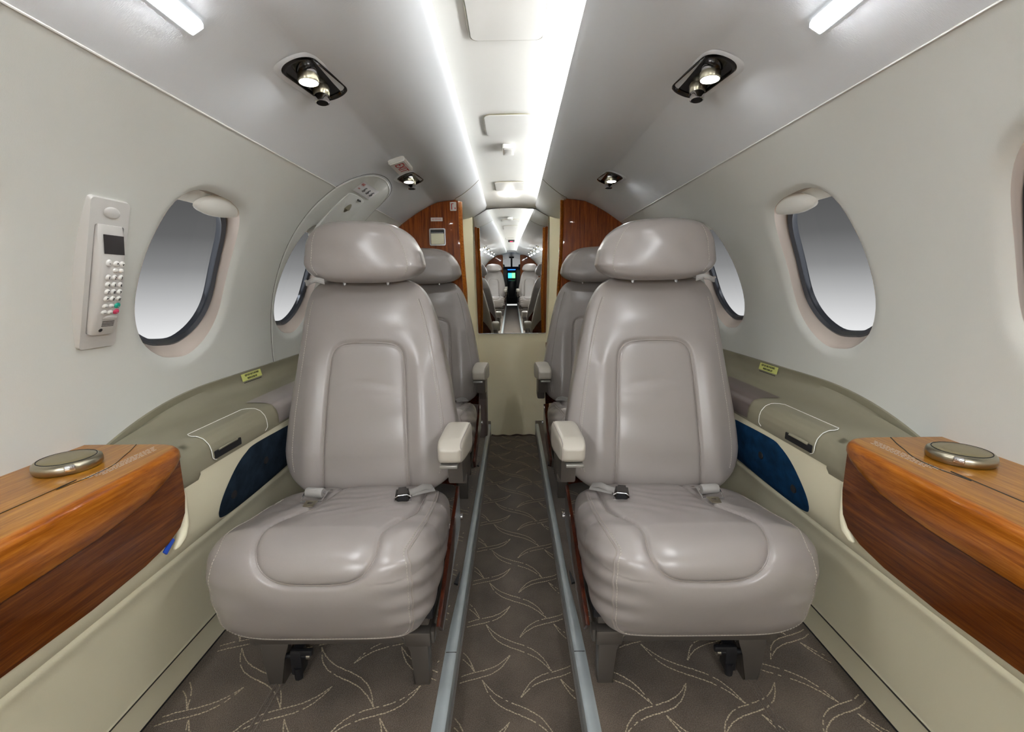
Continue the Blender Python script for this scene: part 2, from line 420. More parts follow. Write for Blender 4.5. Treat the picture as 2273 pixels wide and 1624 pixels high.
for sx in (-1, 1):
    nm = 'wall_'+side_name(sx)
    s0, s1 = RW*th_of(.585), RW*TH_SEAM
    holes = [hole(sx, yc) for yc in wins(sx)]
    pts = []; edges = []
    ny = int((YB-Y0)/.035); ns = 24
    allp = [(Y0+(YB-Y0)*i/ny, s0+(s1-s0)*j/ns) for i in range(ny+1) for j in range(ns+1)]
    A = np.array(allp); keep = np.ones(len(A), bool)
    for h in holes:
        hh = np.array(h); bb = (abs(A[:, 0]-hh[:, 0].mean()) < .26)
        d, ins = poly_dist(A, h); keep &= ~(((d < .043) | ins) & bb)
    pts = [tuple(p) for p in A[keep]]
    for h in holes:
        c = np.mean(h, 0)
        for off in (0, .004, .009, .015, .022, .031):
            ring = []
            N = len(h)
            for i in range(N):
                a = np.array(h[i-1]); b = np.array(h[(i+1) % N]); t = b-a; t /= np.linalg.norm(t); n = np.array((t[1], -t[0]))
                if n @ (np.array(h[i])-c) < 0: n = -n
                ring.append(tuple(np.array(h[i])+n*off))
            base = len(pts); pts += ring
            if off == 0: edges += [(base+i, base+(i+1) % N) for i in range(N)]
    cd = delaunay_2d_cdt([Vector(p) for p in pts], edges, [], 0, 1e-7)
    V2 = np.array([v[:] for v in cd[0]]); F = [f[:] for f in cd[2]]
    cen = np.array([V2[list(f)].mean(0) for f in F]); bad = np.zeros(len(F), bool); w = np.zeros(len(V2))
    for h in holes:
        _, ins = poly_dist(cen, h); bad |= ins
        d, ins = poly_dist(V2, h)
        r = np.clip(1-d/.032, 0, 1); w = np.maximum(w, .010*r**2.4)
        # gentle raised ring round each opening
        ring = np.exp(-((d-.034)/.016)**2); w = w-.0022*ring*(~ins)
    if sx < 0:   # shallow groove where the hatch meets the liner
        hs = [(y, RW*th_of(z)) for y, z in HATCHS]
        pass
    V = [wallcurve(s, ww, y, sx) for (y, s), ww in zip(V2, w)]
    F = [f for f, b in zip(F, bad) if not b]
    o = mk(nm, V, F, M['liner'], origin=(sx*.8, 0, .585))
    bmn = bmesh.new(); bmn.from_mesh(o.data); bmesh.ops.recalc_face_normals(bmn, faces=bmn.faces); bmn.to_mesh(o.data); bmn.free()
    tag(o, kind='structure')
    # bright bead along the seam under the ceiling
    g = G(); g.tube([(sx*.5215, Y0+(YB-Y0)*k/20, 1.2815) for k in range(21)], .0016, 6)
    o = g.build('trim_1' if sx < 0 else 'trim_2', M['panel']); tag(o, kind='structure')
    # each window: reveal, gasket, pane, shade
    for i, yc in enumerate(wins(sx)):
        wn = empty('window_%d' % (i+1+(0 if sx > 0 else 12)), (sx*.82, yc, .82), kind='structure')
        N = len(WS)
        def ring(k, kz, off, dy=0, dz=0, yc=yc, sx=sx):
            out = []
            for y, z in WS:
                zz = 1.0+z*kz+dz
                p = wall_pt(th_of(min(zz, 1.30)), off, yc+y*k+dy, sx); out.append(p)
            return out
        # rear of opening -> outwards
        r0 = ring(1, 1, .0095); r1 = ring(1.02, .985, .022, .003); r2 = ring(1.09, .90, .048, .012); r3 = ring(1.10, .90, .056, .012)
        g = G(); V = []; F = []
        for r in (r0, r1, r2, r3): V += r
        for a in range(3):
            for k in range(N): F.append((a*N+k, a*N+(k+1) % N, (a+1)*N+(k+1) % N, (a+1)*N+k))
        g.add(V, F); g.build('reveal', M['reveal'], wn)
        r4 = ring(.985, .84, .056, .012); r5 = ring(.97, .83, .050, .012); r6 = ring(.965, .83, .064, .012); r7 = ring(1.12, .93, .052, .012)
        g = G(); V = []; F = []
        rm = [tuple(.5*(np.array(a)+np.array(b))) for a, b in zip(ring(1.05, .88, .046, .012), ring(1.04, .87, .046, .012))]
        for r in (r7, rm, r5, r4, r6): V += r
        for a in range(4):
            for k in range(N): F.append((a*N+k, a*N+(k+1) % N, (a+1)*N+(k+1) % N, (a+1)*N+k))
        g.add(V, F); g.build('gasket', M['gasket'], wn)
        g = G(); V = []; F = []
        for k in (1.05, .8, .5, .2): V += ring(k, k*.88, .061, .012)
        for a in range(3):
            for k in range(N): F.append((a*N+k, a*N+(k+1) % N, (a+1)*N+(k+1) % N, (a+1)*N+k))
        F.append(tuple(3*N+k for k in range(N)))
        g.add(V, F); g.build('pane', M['pane'], wn)
        # rolled-up shade across the top of the opening, with its moulded pull
        g = G()
        def shade(u, v, sx=sx, yc=yc):
            y = yc-.17+.34*u; z = 1.148-.018*math.sin(PI*u)*0+.055*v
            return wall_pt(th_of(z), .030+.004*math.sin(v*PI), y, sx)
        g.grid(shade, 12, 6)
        g.grid(lambda u, v, sx=sx, yc=yc: wall_pt(th_of(1.148), .030+.008*v, yc-.17+.34*u, sx), 12, 2)
        g.build('shade', M['shade'], wn)
        g = G()
        def pull(u, v, sx=sx, yc=yc):
            a = u*2*PI; r = math.sin(v*PI/2)
            y = yc+.03+.085*r*math.cos(a)*(1-.15*math.sin(a)); z = 1.158+.022*r*math.sin(a)+.006*math.cos(a)*r
            return wall_pt(th_of(z), .030-.018*math.cos(v*PI/2)**.6*1.0, y, sx)
        g.grid(pull, 32, 7, closed_u=True)
        g.build('shade_pull', M['shade'], wn)

# ---- exit hatch (its own lift-out panel set in the left liner)
def on_left(y, z, off):
    if z <= 1.283: return wall_pt(th_of(z), off, y, -1)
    P_ = [p for p in CEILS if p[0] > .33][::-1]; x = float(np.interp(z, [p[1] for p in P_], [p[0] for p in P_]))
    n = ceil_n(min(max(x, .35), .505)); return (-(x-n.x*off), y, z-n.z*off)
hr = empty('exit_hatch', (-.8, 1.6, .735), 'pale emergency exit hatch with curved edge in the left wall around the far window', 'hatch')
g = G()
g.tube([on_left(y, z, 0.0005) for y, z in HATCHS[:-1]], .0035, 8, flat=.6)
g.build('edge_bead', M['liner'], hr)
g = G()
dk = []
n_ = len(HATCHS); cc = (1.63, 1.05)
for y, z in HATCHS[:-1]:
    k = 1.016; dk.append(on_left(cc[0]+(y-cc[0])*k*1.012, cc[1]+(z-cc[1])*k, .0004))
g.tube(dk, .0011, 5); g.build('gap', M['grime'], hr)
# crown of the hatch, a slightly raised panel that laps over the ceiling seam
cap = [(y, z) for y, z in dense(HATCHS, .012) if z >= 1.197]
cap = cap+dense([cap[-1], (cap[0][0], 1.197)], .012)[1:]
gp = np.array([(a, b) for a in np.arange(1.41, 1.84, .014) for b in np.arange(1.205, 1.345, .010)])
d_, i_ = poly_dist(gp, cap); gp = gp[i_ & (d_ > .005)]
cd = delaunay_2d_cdt([Vector(p) for p in cap]+[Vector(p) for p in gp], [(k, (k+1) % len(cap)) for k in range(len(cap))], [], 1, 1e-7)
V2 = np.array([v[:] for v in cd[0]]); d_, _ = poly_dist(V2, cap)
g = G(); g.add([on_left(y, z, -.0028*min(1, dd/.004)*min(1, max(0, (z-1.197)/.02))-.0003) for (y, z), dd in zip(V2, d_)], [f[:] for f in cd[2]])
g.build('crown_panel', M['liner'], hr)
g = G()
FS = spline(FLAP, 5)
def flapf(u, v):
    # lofted between bottom and top edges of the flap
    y = 1.5+.172*u; 
    return None
V = []; F = []
fp = [(y, z) for y, z in FS]
for o_ in (-.0055,): V += [on_left(y, z, o_) for y, z in fp]
n = len(fp); V += [on_left(1.585+(y-1.585)*.94, 1.215+(z-1.215)*.93, -.0085) for y, z in fp]
V += [on_left(1.585, 1.215, -.009)]
for k in range(n-1): F += [(k, k+1, n+k+1, n+k), (n+k, n+k+1, 2*n)]
V += [on_left(y, z, .002) for y, z in fp]
b_ = 2*n+1
for k in range(n-1): F.append((b_+k, b_+k+1, k+1, k))
g.add(V, F); g.build('handle_cover', M['liner'], hr)
g = G()
g.box(on_left(1.60, 1.283, -.010), (.004, .028, .006), .001); g.build('latch_gap', M['black'], hr)
g = G(); c_ = on_left(1.575, 1.255, -.006)
def cupf(u, v):
    a = u*2*PI; r = v
    y = 1.575+.022*r*math.cos(a); z = 1.252+.016*r*math.sin(a)
    return on_left(y, z, -.0085-.008*(1-r*r)*(1 if math.sin(a) > -.3 else .4))
g.grid(cupf, 20, 6, closed_u=True); g.build('finger_pull', M['taupe'], hr)

# placard with bracing figures
pl = empty('exit_placard', on_left(1.585, 1.305, -.003), 'white placard with red EXIT and three grey figures on the hatch', 'placard')
g = G(); g.grid(lambda u, v: on_left(1.505+.165*u, 1.294+.026*v, -.0045), 8, 4); g.build('plate', mat('placard_white', srgb(240, 240, 240), .35), pl)
def hatchM(y, z, off=-.0052):
    o = on_left(y, z, off); n = ceil_n(.47)
    return frame(o, (0, 1, 0), (-n.z, 0, -n.x))
text('exit_word', 'EXIT', .011, M['red'], pl, hatchM(1.525, 1.314), sx=1.1)
text('caption', 'EXIT', .006, M['red'], pl, hatchM(1.526, 1.3035), sx=1.3)
for k in range(3):
    g = G(); y = 1.563+k*.038
    M4 = hatchM(y, 1.307)
    def P3(a, b): return tuple(M4 @ Vector((a, b, .0003)))
    g.tube([P3(-.004, -.009), P3(0, -.003), P3(-.002, .004), P3(.004, .009)], .0022, 5)
    g.tube([P3(-.002, .004), P3(.007, -.001), P3(.010, -.006)], .0018, 5)
    g.tube([P3(0, -.003), P3(.008, -.010)], .0014, 5)
    g.build('figure', M['gink'], pl)

# ------------------------------------------------------------------ lower side panels (cream), ledges
LOWP = [(.640, .625), (.643, .60), (.652, .55), (.661, .50), (.672, .465), (.690, .452), (.700, .444), (.6975, .437), (.699, .430), (.704, .422), (.712, .40), (.742, .26), (.7545, .190), (.7555, .184), (.7535, .180), (.756, .174), (.766, .10)]
def low_x(z):
    for a, b in zip(LOWP, LOWP[1:]):
        if b[1] <= z <= a[1]: return a[0]+(b[0]-a[0])*(z-a[1])/(b[1]-a[1])
    return LOWP[0][0] if z > .6 else LOWP[-1][0]
for sx in (-1, 1):
    g = G()
    g.grid(lambda u, v, sx=sx: (sx*LOWP[int(round(u*(len(LOWP)-1)))][0], Y0+(2.86-Y0)*v, LOWP[int(round(u*(len(LOWP)-1)))][1]), len(LOWP), 40)
    o = g.build('trim_%d' % (3 if sx < 0 else 4), M['cream']); tag(o, kind='structure')
    # dark seal at the foot of the panel
    g = G(); g.tube([(sx*.7535, Y0, .182), (sx*.7535, 2.8, .182)], .0016, 6); o = g.build('trim_%d' % (5 if sx < 0 else 6), M['grime']); tag(o, kind='structure')
    g = G(); g.box((sx*.767, -1.6, .1015), (.008, 8.7, .003), .001); o = g.build('floor_gap_'+side_name(sx), M['black']); tag(o, kind='structure')  # shade in the gap between panel and carpet, painted as a black strip

# ledge along the wall, taupe plastic
def ledge_top(y):
    if y >= 1.2: return .742
    t = max(0, (1.2-y)/.36); return .742-.064*t**2.4
for sx in (-1, 1):
    def lp(y):
        zt = ledge_top(y)
        P = [wall_z(zt, .003), wall_z(zt, -.006), wall_z(zt-.006, -.007), wall_z(zt-.016, -.006)]
        P = [(p[0], p[2]) for p in P]
        k = (zt-.684)/.058
        P += [(.7965, .684+.030*k), (.788, .684+.014*k), (.772, .684+.004*k), (.745, .683), (.69, .6835), (.662, .682), (.648, .676), (.640, .664), (.637, .650), (.636, .632), (.637, .622), (.644, .619)]
        return P
    ya, yb = .845, YB-.001
    n = len(lp(1))
    g = G()
    g.grid(lambda u, v, sx=sx: (sx*lp(ya+(yb-ya)*v)[int(round(u*(n-1)))][0], ya+(yb-ya)*v, lp(ya+(yb-ya)*v)[int(round(u*(n-1)))][1]), n, 60)
    lab = 'taupe moulded side ledge between the %s wall and the seats, curved up against the wall' % side_name(sx)
    r = empty('side_ledge', (sx*.72, 1.5, .62), lab, 'ledge')
    g.build('ledge_body', M['taupe'], r)
    # block joining the ledge to the wood table
    g = G()
    def jp(u, v, sx=sx):
        i = int(round(u*(n-1))); y = .775+.085*v
        x, z = lp(.86)[i]
        return (sx*(x+.004*(1-v) if x < .7 else x), y, z-.0 if z > .66 else z)
    zq = [(.70, .6825), (.662, .682), (.648, .676), (.6395, .664), (.6355, .650), (.6345, .632), (.635, .618), (.641, .606)]
    g.grid(lambda u, v, sx=sx: (sx*zq[int(round(u*7))][0], .80+.062*v, zq[int(round(u*7))][1]+(0 if zq[int(round(u*7))][1] > .63 else .06*v*0)), 8, 5)
    g.build('end_block', M['taupe'], r)
    # raised lid with pull recess
    g = G()
    LPf = [(.690, .6843), (.662, .6836), (.6485, .6775), (.6388, .665), (.6352, .652), (.6345, .636), (.635, .628)]
    ol = [(0, .0), (.0, 1)]
    def lidf(u, v, sx=sx):
        t = u*(len(LPf)-1); i = min(int(t), len(LPf)-2); f = t-i
        x = LPf[i][0]*(1-f)+LPf[i+1][0]*f; z = LPf[i][1]*(1-f)+LPf[i+1][1]*f
        ed = .006*(max(0, 1-u*12)**2); ed2 = .012*max(0, (u-.8)/.2)**2
        ye = .012*max(0, 1-u*9)**2+ed2
        y = (.902+ye)+((1.118-ye)-(.902+ye))*v
        return (sx*(x-.0008), y, z+.0008)
    g.grid(lidf, 33, 20)
    o = g.build('storage_lid', M['taupe'], r)
    # highlight along the lid edge, painted as a thin near-white bead
    rim = [lidf(u, 0) for u in np.linspace(1, 0, 20)]+[lidf(0, v) for v in np.linspace(0, 1, 14)]+[lidf(u, 1) for u in np.linspace(0, 1, 20)]
    g = G(); g.tube(rim, .0009, 5); g.build('lid_rim_line', M['shade'], r)
    g = G(); g.box((sx*.6345, .955, .640), (.006, .094, .017), .002); g.build('latch_recess', M['black'], r)
    g = G(); g.tube([(sx*.632, .985, .6485), (sx*.628, .975, .651), (sx*.628, .93, .651), (sx*.632, .92, .6485)], .0035, 8, flat=.6); g.build('pull_lip', M['taupe'], r)
    # clear patch further aft
    g = G()
    def patch(u, v, sx=sx):
        t = u*(len(LPf)-1); i = min(int(t), len(LPf)-2); f = t-i
        x = LPf[i][0]*(1-f)+LPf[i+1][0]*f; z = LPf[i][1]*(1-f)+LPf[i+1][1]*f
        return (sx*(x-.0012+.03*(1-min(1, u*4))), 1.175+.28*v-.04*(1-u)*0, z+.0014)
    g.grid(patch, 20, 8); g.build('ledge_pad', mat('mauve_pad', srgb(150, 142, 138), .4) if sx < 0 else M['pod2'] if 'pod2' in M else M['pod'], r)
M['pod2'] = M['pod']

# suede pads let into the cream panels
SU = [(1.33, .59), (1.240, .602), (1.075, .608), (1.030, .600), (.992, .578), (.958, .540), (.940, .508), (.941, .486), (.957, .472), (1.01, .466), (1.12, .466), (1.27, .472), (1.33, .470)]
SUD = spline(SU[1:-1], 5)
SUD = [(1.42, .588)]+SUD+[(1.42, .47)]
for sx in (-1, 1):
    r = empty('suede_pad', (sx*.665, 1.15, .47), '%s suede pad let into the cream side panel beside the %s front seat' % ('dark navy' if sx < 0 else 'bright blue', side_name(sx)), 'pad')
    g = G()
    sh = .0
    ins = [(y, z) for y, z in SUD]
    # triangulate the pad so it follows the panel
    pp = np.array(dense(ins, .02, True)); ys = np.arange(.92, 1.43, .02); zs = np.arange(.46, .615, .012)
    gp = np.array([(a, b) for a in ys for b in zs]); d, ii = poly_dist(gp, ins); gp = gp[ii & (d > .006)]
    allp = [Vector(p) for p in pp]+[Vector(p) for p in gp]
    cd = delaunay_2d_cdt(allp, [(k, (k+1) % len(pp)) for k in range(len(pp))], [], 1, 1e-7)
    V2 = np.array([v[:] for v in cd[0]]); dd, _ = poly_dist(V2, ins)
    V = [(sx*(low_x(z)-.0005-.0035*min(1, d_/.006)), y, z) for (y, z), d_ in zip(V2, dd)]
    g.add(V, [f[:] for f in cd[2]]); g.build('pad', M['suede'] if sx < 0 else M['suede2'], r)
    for y, z in ((.985, .515), (1.12, .545)):
        g = G(); x = low_x(z)-.004
        g.lathe([(.0001, -.002), (.009, -.002), (.0105, -.0005), (.0105, .001)], (sx*x, y, z), 20, axis=(sx*1, 0, 0))
        g.build('button', M['black'], r)

# ------------------------------------------------------------------ wooden side tables
def edge_x(y):   # inner edge of the table, gently bowed
    P = [(-.9, .60), (.2, .598), (.46, .596), (.57, .600), (.68, .604), (.74, .610), (.785, .616), (.80, .622), (.808, .632), (.8131, .648)]
    for a, b in zip(P, P[1:]):
        if a[0] <= y <= b[0]:
            t = (y-a[0])/(b[0]-a[0]); return a[1]+(b[1]-a[1])*t
    return P[-1][1] if y > .5 else P[0][1]
def apron_z(y):
    P = [(-.9, .628), (.45, .628), (.60, .630), (.70, .640), (.76, .655), (.80, .672), (.82, .68)]
    for a, b in zip(P, P[1:]):
        if a[0] <= y <= b[0]: return a[1]+(b[1]-a[1])*(y-a[0])/(b[0]-a[0])
    return .68
for sx in (-1, 1):
    lab = 'glossy mahogany side table along the %s wall with a round metal cup lid on top' % side_name(sx)
    r = empty('side_table', (sx*.70, .2, .50), lab, 'side table', 'mahogany side tables by the windows')
    r['label'] = lab
    ysn = list(np.linspace(-.5, .7, 26))+[.72, .74, .755, .77, .782, .792, .80, .808, .813]
    def sec(y):
        e = edge_x(y); za = apron_z(y); b = .012
        P = [(.812, .700), (.76, .700), (.69, .700), (e+.035, .700), (e+b, .6995)]
        P += [(e+b-b*math.sin(a), .6995-b*(1-math.cos(a))) for a in np.linspace(.25, PI/2, 6)]
        zb = .6875
        P += [(e, zb-(zb-za)*.5), (e+.002, za+.004), (e+.006, za), (.632, za+.001)]
        return P
    n = len(sec(.5)); g = G()
    V = []; F = []
    for y in ysn:
        for x, z in sec(y): V.append((sx*x, y, z))
    for j in range(len(ysn)-1):
        for i in range(n-1): F.append((j*n+i, j*n+i+1, (j+1)*n+i+1, (j+1)*n+i))
    F.append(tuple(range((len(ysn)-1)*n, len(ysn)*n)))
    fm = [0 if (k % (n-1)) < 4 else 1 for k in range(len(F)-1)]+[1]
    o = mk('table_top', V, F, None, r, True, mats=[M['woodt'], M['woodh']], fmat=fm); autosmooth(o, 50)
    # lower wooden face
    g = G()
    fp = [(-.5, .505), (.47, .505), (.60, .500), (.70, .505), (.755, .515), (.785, .530), (.798, .552), (.801, .60), (.801, .685), (-.5, .685)]
    if sx < 0: fp = [(y, z+(.016 if z < .56 else 0)) for y, z in fp]
    pin = fp
    pp = np.array(dense(pin, .02, True)); gp = np.array([(a, b) for a in np.arange(-.48, .8, .03) for b in np.arange(.51, .68, .02)])
    d, ii = poly_dist(gp, pin); gp = gp[ii & (d > .008)]
    cd = delaunay_2d_cdt([Vector(p) for p in pp]+[Vector(p) for p in gp], [(k, (k+1) % len(pp)) for k in range(len(pp))], [], 1, 1e-7)
    def fx(y, z): return .6225+.010*max(0, (.60-z)/.1)**1.5*1.4+.003*max(0, (y-.70)/.1)**2
    V2 = [v[:] for v in cd[0]]
    V = [(sx*fx(y, z), y, z) for y, z in V2]; nn = len(V)
    V += [(sx*(fx(y, z)+.02), y, z) for y, z in V2[:len(pp)]]
    F = [f[:] for f in cd[2]]
    F += [(k, (k+1) % len(pp), nn+(k+1) % len(pp), nn+k) for k in range(len(pp))]
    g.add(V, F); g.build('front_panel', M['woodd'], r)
    # groove in the top
    gl = [(.674, -.5), (.674, .62), (.676, .66), (.688, .70), (.690, .735), (.684, .762), (.690, .79), (.705, .812)]
    gl = [(.676, -.5), (.676, .56), (.672, .62), (.665, .665), (.668, .71), (.684, .750), (.694, .775), (.712, .812)]
    gl = spline(gl, 6)
    g = G(); g.tube([(sx*x, y, .7002) for x, y in gl], .0011, 5, flat=.5); g.build('top_groove', M['grime'], r)
    # rows of small print
    for q in range(4):
        g = G(); y = .655+.006*q
        x = .6635-.0052*q+.004
        while y < .79-.004*q:
            ln = random.uniform(.004, .012)
            g.box((sx*x, y+ln/2, .7003), (.0011, ln*.86, .0002)); y += ln+.0012
        g.build('print_line', M['wink'], r, smooth=False)
    # cream edge behind the wood end
    g = G()
    cp = [(.806, .61), (.806, .56), (.804, .54), (.796, .520), (.782, .508), (.775, .506)]
    g.tube([(sx*(.640), y, z) for y, z in cp], [.010, .010, .010, .009, .006, .002], 10); g.build('edge_moulding', M['cream'], r)
    # round lid
    cx, cy = sx*.733, .700 if sx > 0 else .703
    lid = G(); lid.lathe([(.0415, 0), (.0435, .003), (.0440, .009), (.0430, .0140), (.0395, .0170), (.0365, .0175)], (cx, cy, .7005), 56)
    L0 = lid.build('cup_lid_ring', M['brushed'], r)
    lid = G(); lid.lathe([(.0362, .0), (.0362, .0170), (.035, .0180), (.02, .0186), (.0001, .0188)], (cx, cy, .7005), 56)
    c = lid.build('cup_lid', mat('satin_lid_%s' % side_name(sx), srgb(150, 140, 108), .3, .6), L0)
    g = G(); g.tube([(cx+.0368*math.cos(a), cy+.0368*math.sin(a), .7181) for a in np.linspace(0, 2*PI, 40)[:-1]], .0007, 5, closed=True); g.build('lid_rim_line', M['black'], L0)
    g = G(); g.box((cx-sx*.030, cy-.028, .7115), (.016, .014, .010), .003, mtx=Matrix.Rotation(.75*sx, 4, 'Z')); g.build('thumb_notch', M['chrome'], L0)
for sx in (-1,):
    g = G(); g.box((-.6345, .757, .524), (.004, .028, .010), .001, mtx=Matrix.Rotation(.6, 4, 'X'))
    o = g.build('film_scrap', M['bluetape']); tag(o, 'small scrap of blue film stuck under the left wooden side table', 'film')

# yellow stickers on the ledges
for sx in (-1, 1):
    y0, y1 = (1.30, 1.404)
    if sx > 0: y0, y1 = 1.33, 1.43
    zc_ = .727; r = empty('warning_sticker', (sx*.80, (y0+y1)/2, zc_-.012), 'yellow seat belt sticker on the %s ledge below the wall' % side_name(sx), 'sticker')
    x_ = .7955 if sx > 0 else .7955
    g = G(); g.grid(lambda u, v, sx=sx: (sx*(.7985-.0022+.0045*(v-.3)), y0+(y1-y0)*u, zc_-.011+.021*v), 4, 3); g.build('plate', M['yel'], r)
    ym = (y0+y1)/2
    for q, (t, dz) in enumerate((('KEEP SEAT BELTS FASTENED', .0045), ('WHEN FACING AFT', -.0055))):
        Mx = frame((sx*(.7965+.0018*(dz*100)*.4-.0006), ym, zc_+dz), (0, -1*sx, 0), (sx*.2, 0, 1))
        text('lettering', t, .0088, M['ink'], r, Mx, sx=.66)
    g = G()
    for q in range(2):
        y = y0+.004
        while y < y1-.008-.012*q:
            ln = random.uniform(.003, .008); g.box((sx*.7935, y+ln/2, zc_-.0155-.0055*q), (.0004, ln*.8, .0022)); y += ln+.001
    g.build('small_print', M['ink'], r, smooth=False)

# ------------------------------------------------------------------ floor
def leaf(p, q, bow, s_bow):
    p = np.array(p); q = np.array(q); d = q-p; n = np.array((-d[1], d[0])); n = n/np.linalg.norm(n)
    out = []
    for side in (1, -1):
        L_ = []
        for k in range(33):
            t = k/32
            off = s_bow*math.sin(2*PI*t)+side*bow*math.sin(PI*t)**1.0
            L_.append(tuple(p+d*t+n*off))
        out.append(L_)
    return out
def tufts(g, xa, xb, z, ya=-1.0, yb=2.88):
    B = []
    ny = int((yb+3.2)/.19)+3
    for j in range(-1, ny):
        yy = 1.748-.19*8+(j-7)*.19
        for i in range(-5, 6):
            dx = i*.2
            B += leaf((-.085+dx, yy), (.094+dx, yy-.165), .011, -.013)
            B += leaf((.013+dx, yy-.050), (.186+dx, yy+.078), .010, .013)
    rnd = random.Random(3)
    for L_ in B:
        pts = dense(L_, .0042)
        for k in range(len(pts)-1):
            x, y = pts[k]
            if not (xa < x < xb and ya < y < yb) or rnd.random() < .05: continue
            x2, y2 = pts[k+1]; dx, dy = x2-x, y2-y; l = math.hypot(dx, dy)+1e-9; nx, ny_ = -dy/l, dx/l
            w = .0010+rnd.random()*.0006; jx = (rnd.random()-.5)*.0012
            x += nx*jx; y += ny_*jx
            c = [(x-nx*w, y-ny_*w), (x+dx*.85-nx*w, y+dy*.85-ny_*w), (x+dx*.85+nx*w, y+dy*.85+ny_*w), (x+nx*w, y+ny_*w)]
            V = [(a, b, z) for a, b in c]+[((c[0][0]+c[2][0])/2, (c[0][1]+c[2][1])/2, z+.0016)]
            g.add(V, [(0, 1, 4), (1, 2, 4), (2, 3, 4), (3, 0, 4)], 1)
AW = .148   # half width of the dropped aisle
g = G()
# aisle, seat floors and the step walls as one carpeted floor
def floorstrip(x0, x1, z0, z1, n=2, m=0):
    g.grid(lambda u, v: (x0+(x1-x0)*u, Y0-1.4+(2.9-(Y0-1.4))*v, z0+(z1-z0)*u), n, 2, m)
floorstrip(-AW, AW, 0, 0); floorstrip(-AW, -AW, 0, .1); floorstrip(AW, AW, .1, 0)
floorstrip(-.80, -AW, .1, .1); floorstrip(AW, .80, .1, .1)
tufts(g, -.142, .142, .0006); tufts(g, .185, .75, .1006); tufts(g, -.75, -.185, .1006)
for sx in (-1, 1):
    for k in (-1, 1): g.tube([(sx*.537+k*.007, -5.9, .1012), (sx*.537+k*.007, 2.8, .1012)], .0035, 6)
o = g.build('floor', [M['carpet'], M['tuft']], None, False, origin=(0, 0, 0)); tag(o, kind='structure')
# wavy carpet hem at the door
g = G(); g.tube([(x, 2.872, .004+.003*math.sin(x*70)+.002*math.sin(x*31)) for x in np.linspace(-.145, .145, 60)], .006, 6); o = g.build('trim_7', M['carpet']); tag(o, kind='structure')

# aisle rails
for sx in (-1, 1):
    r = empty('aisle_rail', (sx*.155, 1.4, .0), 'long pale grey metal rail edging the %s side of the dropped aisle' % side_name(sx), 'rail')
    g = G()
    def rp(y):
        w = .0; k = max(0, min(1, (1.32-y)/.35)); k = k*k*(3-2*k)
        xi = .1445; xo = .164+.003*k
        return [(xi, .060), (xi-.002, .094-.0*k), (xi, .1035), (xi+.004, .106), (xo-.004, .106), (xo, .103-.0*k), (xo+.006*k, .1012)]
    ysr = np.linspace(-5.9, 2.80, 110); V = []; F = []; n = 7
    for y in ysr:
        for x, z in rp(y): V.append((sx*x, y, z))
    for j in range(len(ysr)-1):
        for i in range(n-1): F.append((j*n+i, j*n+i+1, (j+1)*n+i+1, (j+1)*n+i))
    F += [tuple(range((len(ysr)-1)*n, len(ysr)*n))]
    g.add(V, F); g.build('rail_cap', M['rail'], r)
    g = G()
    for yy in (1.245, 2.145):
        g = G()
        g.prism([(yy-.028, 0), (yy-.022, .012), (yy+.03, .002), (yy+.032, 0)], .1015, .1075, lambda u, v, w, sx=sx: (sx*(.171+v), u, w))
        g.build('seat_stop', M['dark'], r)
    g = G(); g.box((sx*.157, .962, .1062), (.026, .0012, .0012)); g.build('joint', M['grime'], r)

# ------------------------------------------------------------------ aft end: bulkheads, frame, mirror door
for sx in (-1, 1):
    nmb = 'mahogany aft bulkhead arched under the ceiling, %s of the mirror' % side_name(sx)
    r = empty('bulkhead', (sx*.5, YB+.02, .1), nmb+(' with ashtray and placards' if sx < 0 else ', plain'), 'bulkhead')
    P = [(.247, .1), (.247, .55), (.240, .80), (.238, .95), (.244, 1.06), (.2505, 1.23), (.2515, 1.384)]
    P = P[:3]+spline(P[2:], 4)[1:]
    top = [(x, z-.001) for x, z in CEILS if x > .262]
    arc = [(RW*math.cos(t), ZC+RW*math.sin(t)) for t in np.linspace(TH_SEAM, -.5, 16)[1:]]
    poly = P+top+arc+[(.70, .1)]
    g = G(); g.prism(poly, YB, YB+.035, lambda u, v, w, sx=sx: (sx*u, w, v)); g.build('veneer_panel', M['woodv'], r)
    g = G(); g.tube([(sx*(x-.004), YB+.017, z) for x, z in P], .0185, 12, flat=.35); g.build('edge_band', M['woodh'], r)
    g = G()
    g.tube([(sx*.2515, YB-.002, 1.386), (sx*.262, YB-.002, 1.3875)], .002, 6)
    g.build('top_clip', M['brushed'], r)

# bulkhead fittings (left)
r = empty('ashtray', (-.355, YB-.003, 1.186), 'square chrome-framed ashtray with pale flap on the left bulkhead', 'ashtray')
g = G()
fn = lambda u, v, w: (u, w, v)
po = rrect(.078, .080, .008, 5, -.3535, 1.219); pi_ = rrect(.066, .068, .004, 5, -.3535, 1.219)
n = len(po); V = []; F = []
for P_, w in ((po, YB), (po, YB-.006), (pi_, YB-.006), (pi_, YB-.001)): V += [(x, w, z) for x, z in P_]
for a in range(3):
    for k in range(n): F.append((a*n+k, a*n+(k+1) % n, (a+1)*n+(k+1) % n, (a+1)*n+k))
g.add(V, F); g.build('frame', M['chrome'], r)
g = G(); g.prism(rrect(.062, .050, .003, 3, -.3535, 1.211), YB-.001, YB-.007, fn, .001); g.build('flap', M['creamdoor'], r)
g = G(); g.prism(rrect(.064, .014, .002, 3, -.3535, 1.2445), YB-.0005, YB-.003, fn); g.build('slot', M['dark'], r)
g = G(); g.tube([(-.383, YB-.006, 1.238), (-.324, YB-.006, 1.238)], .004, 8); g.build('flap_hinge', M['chrome'], r)
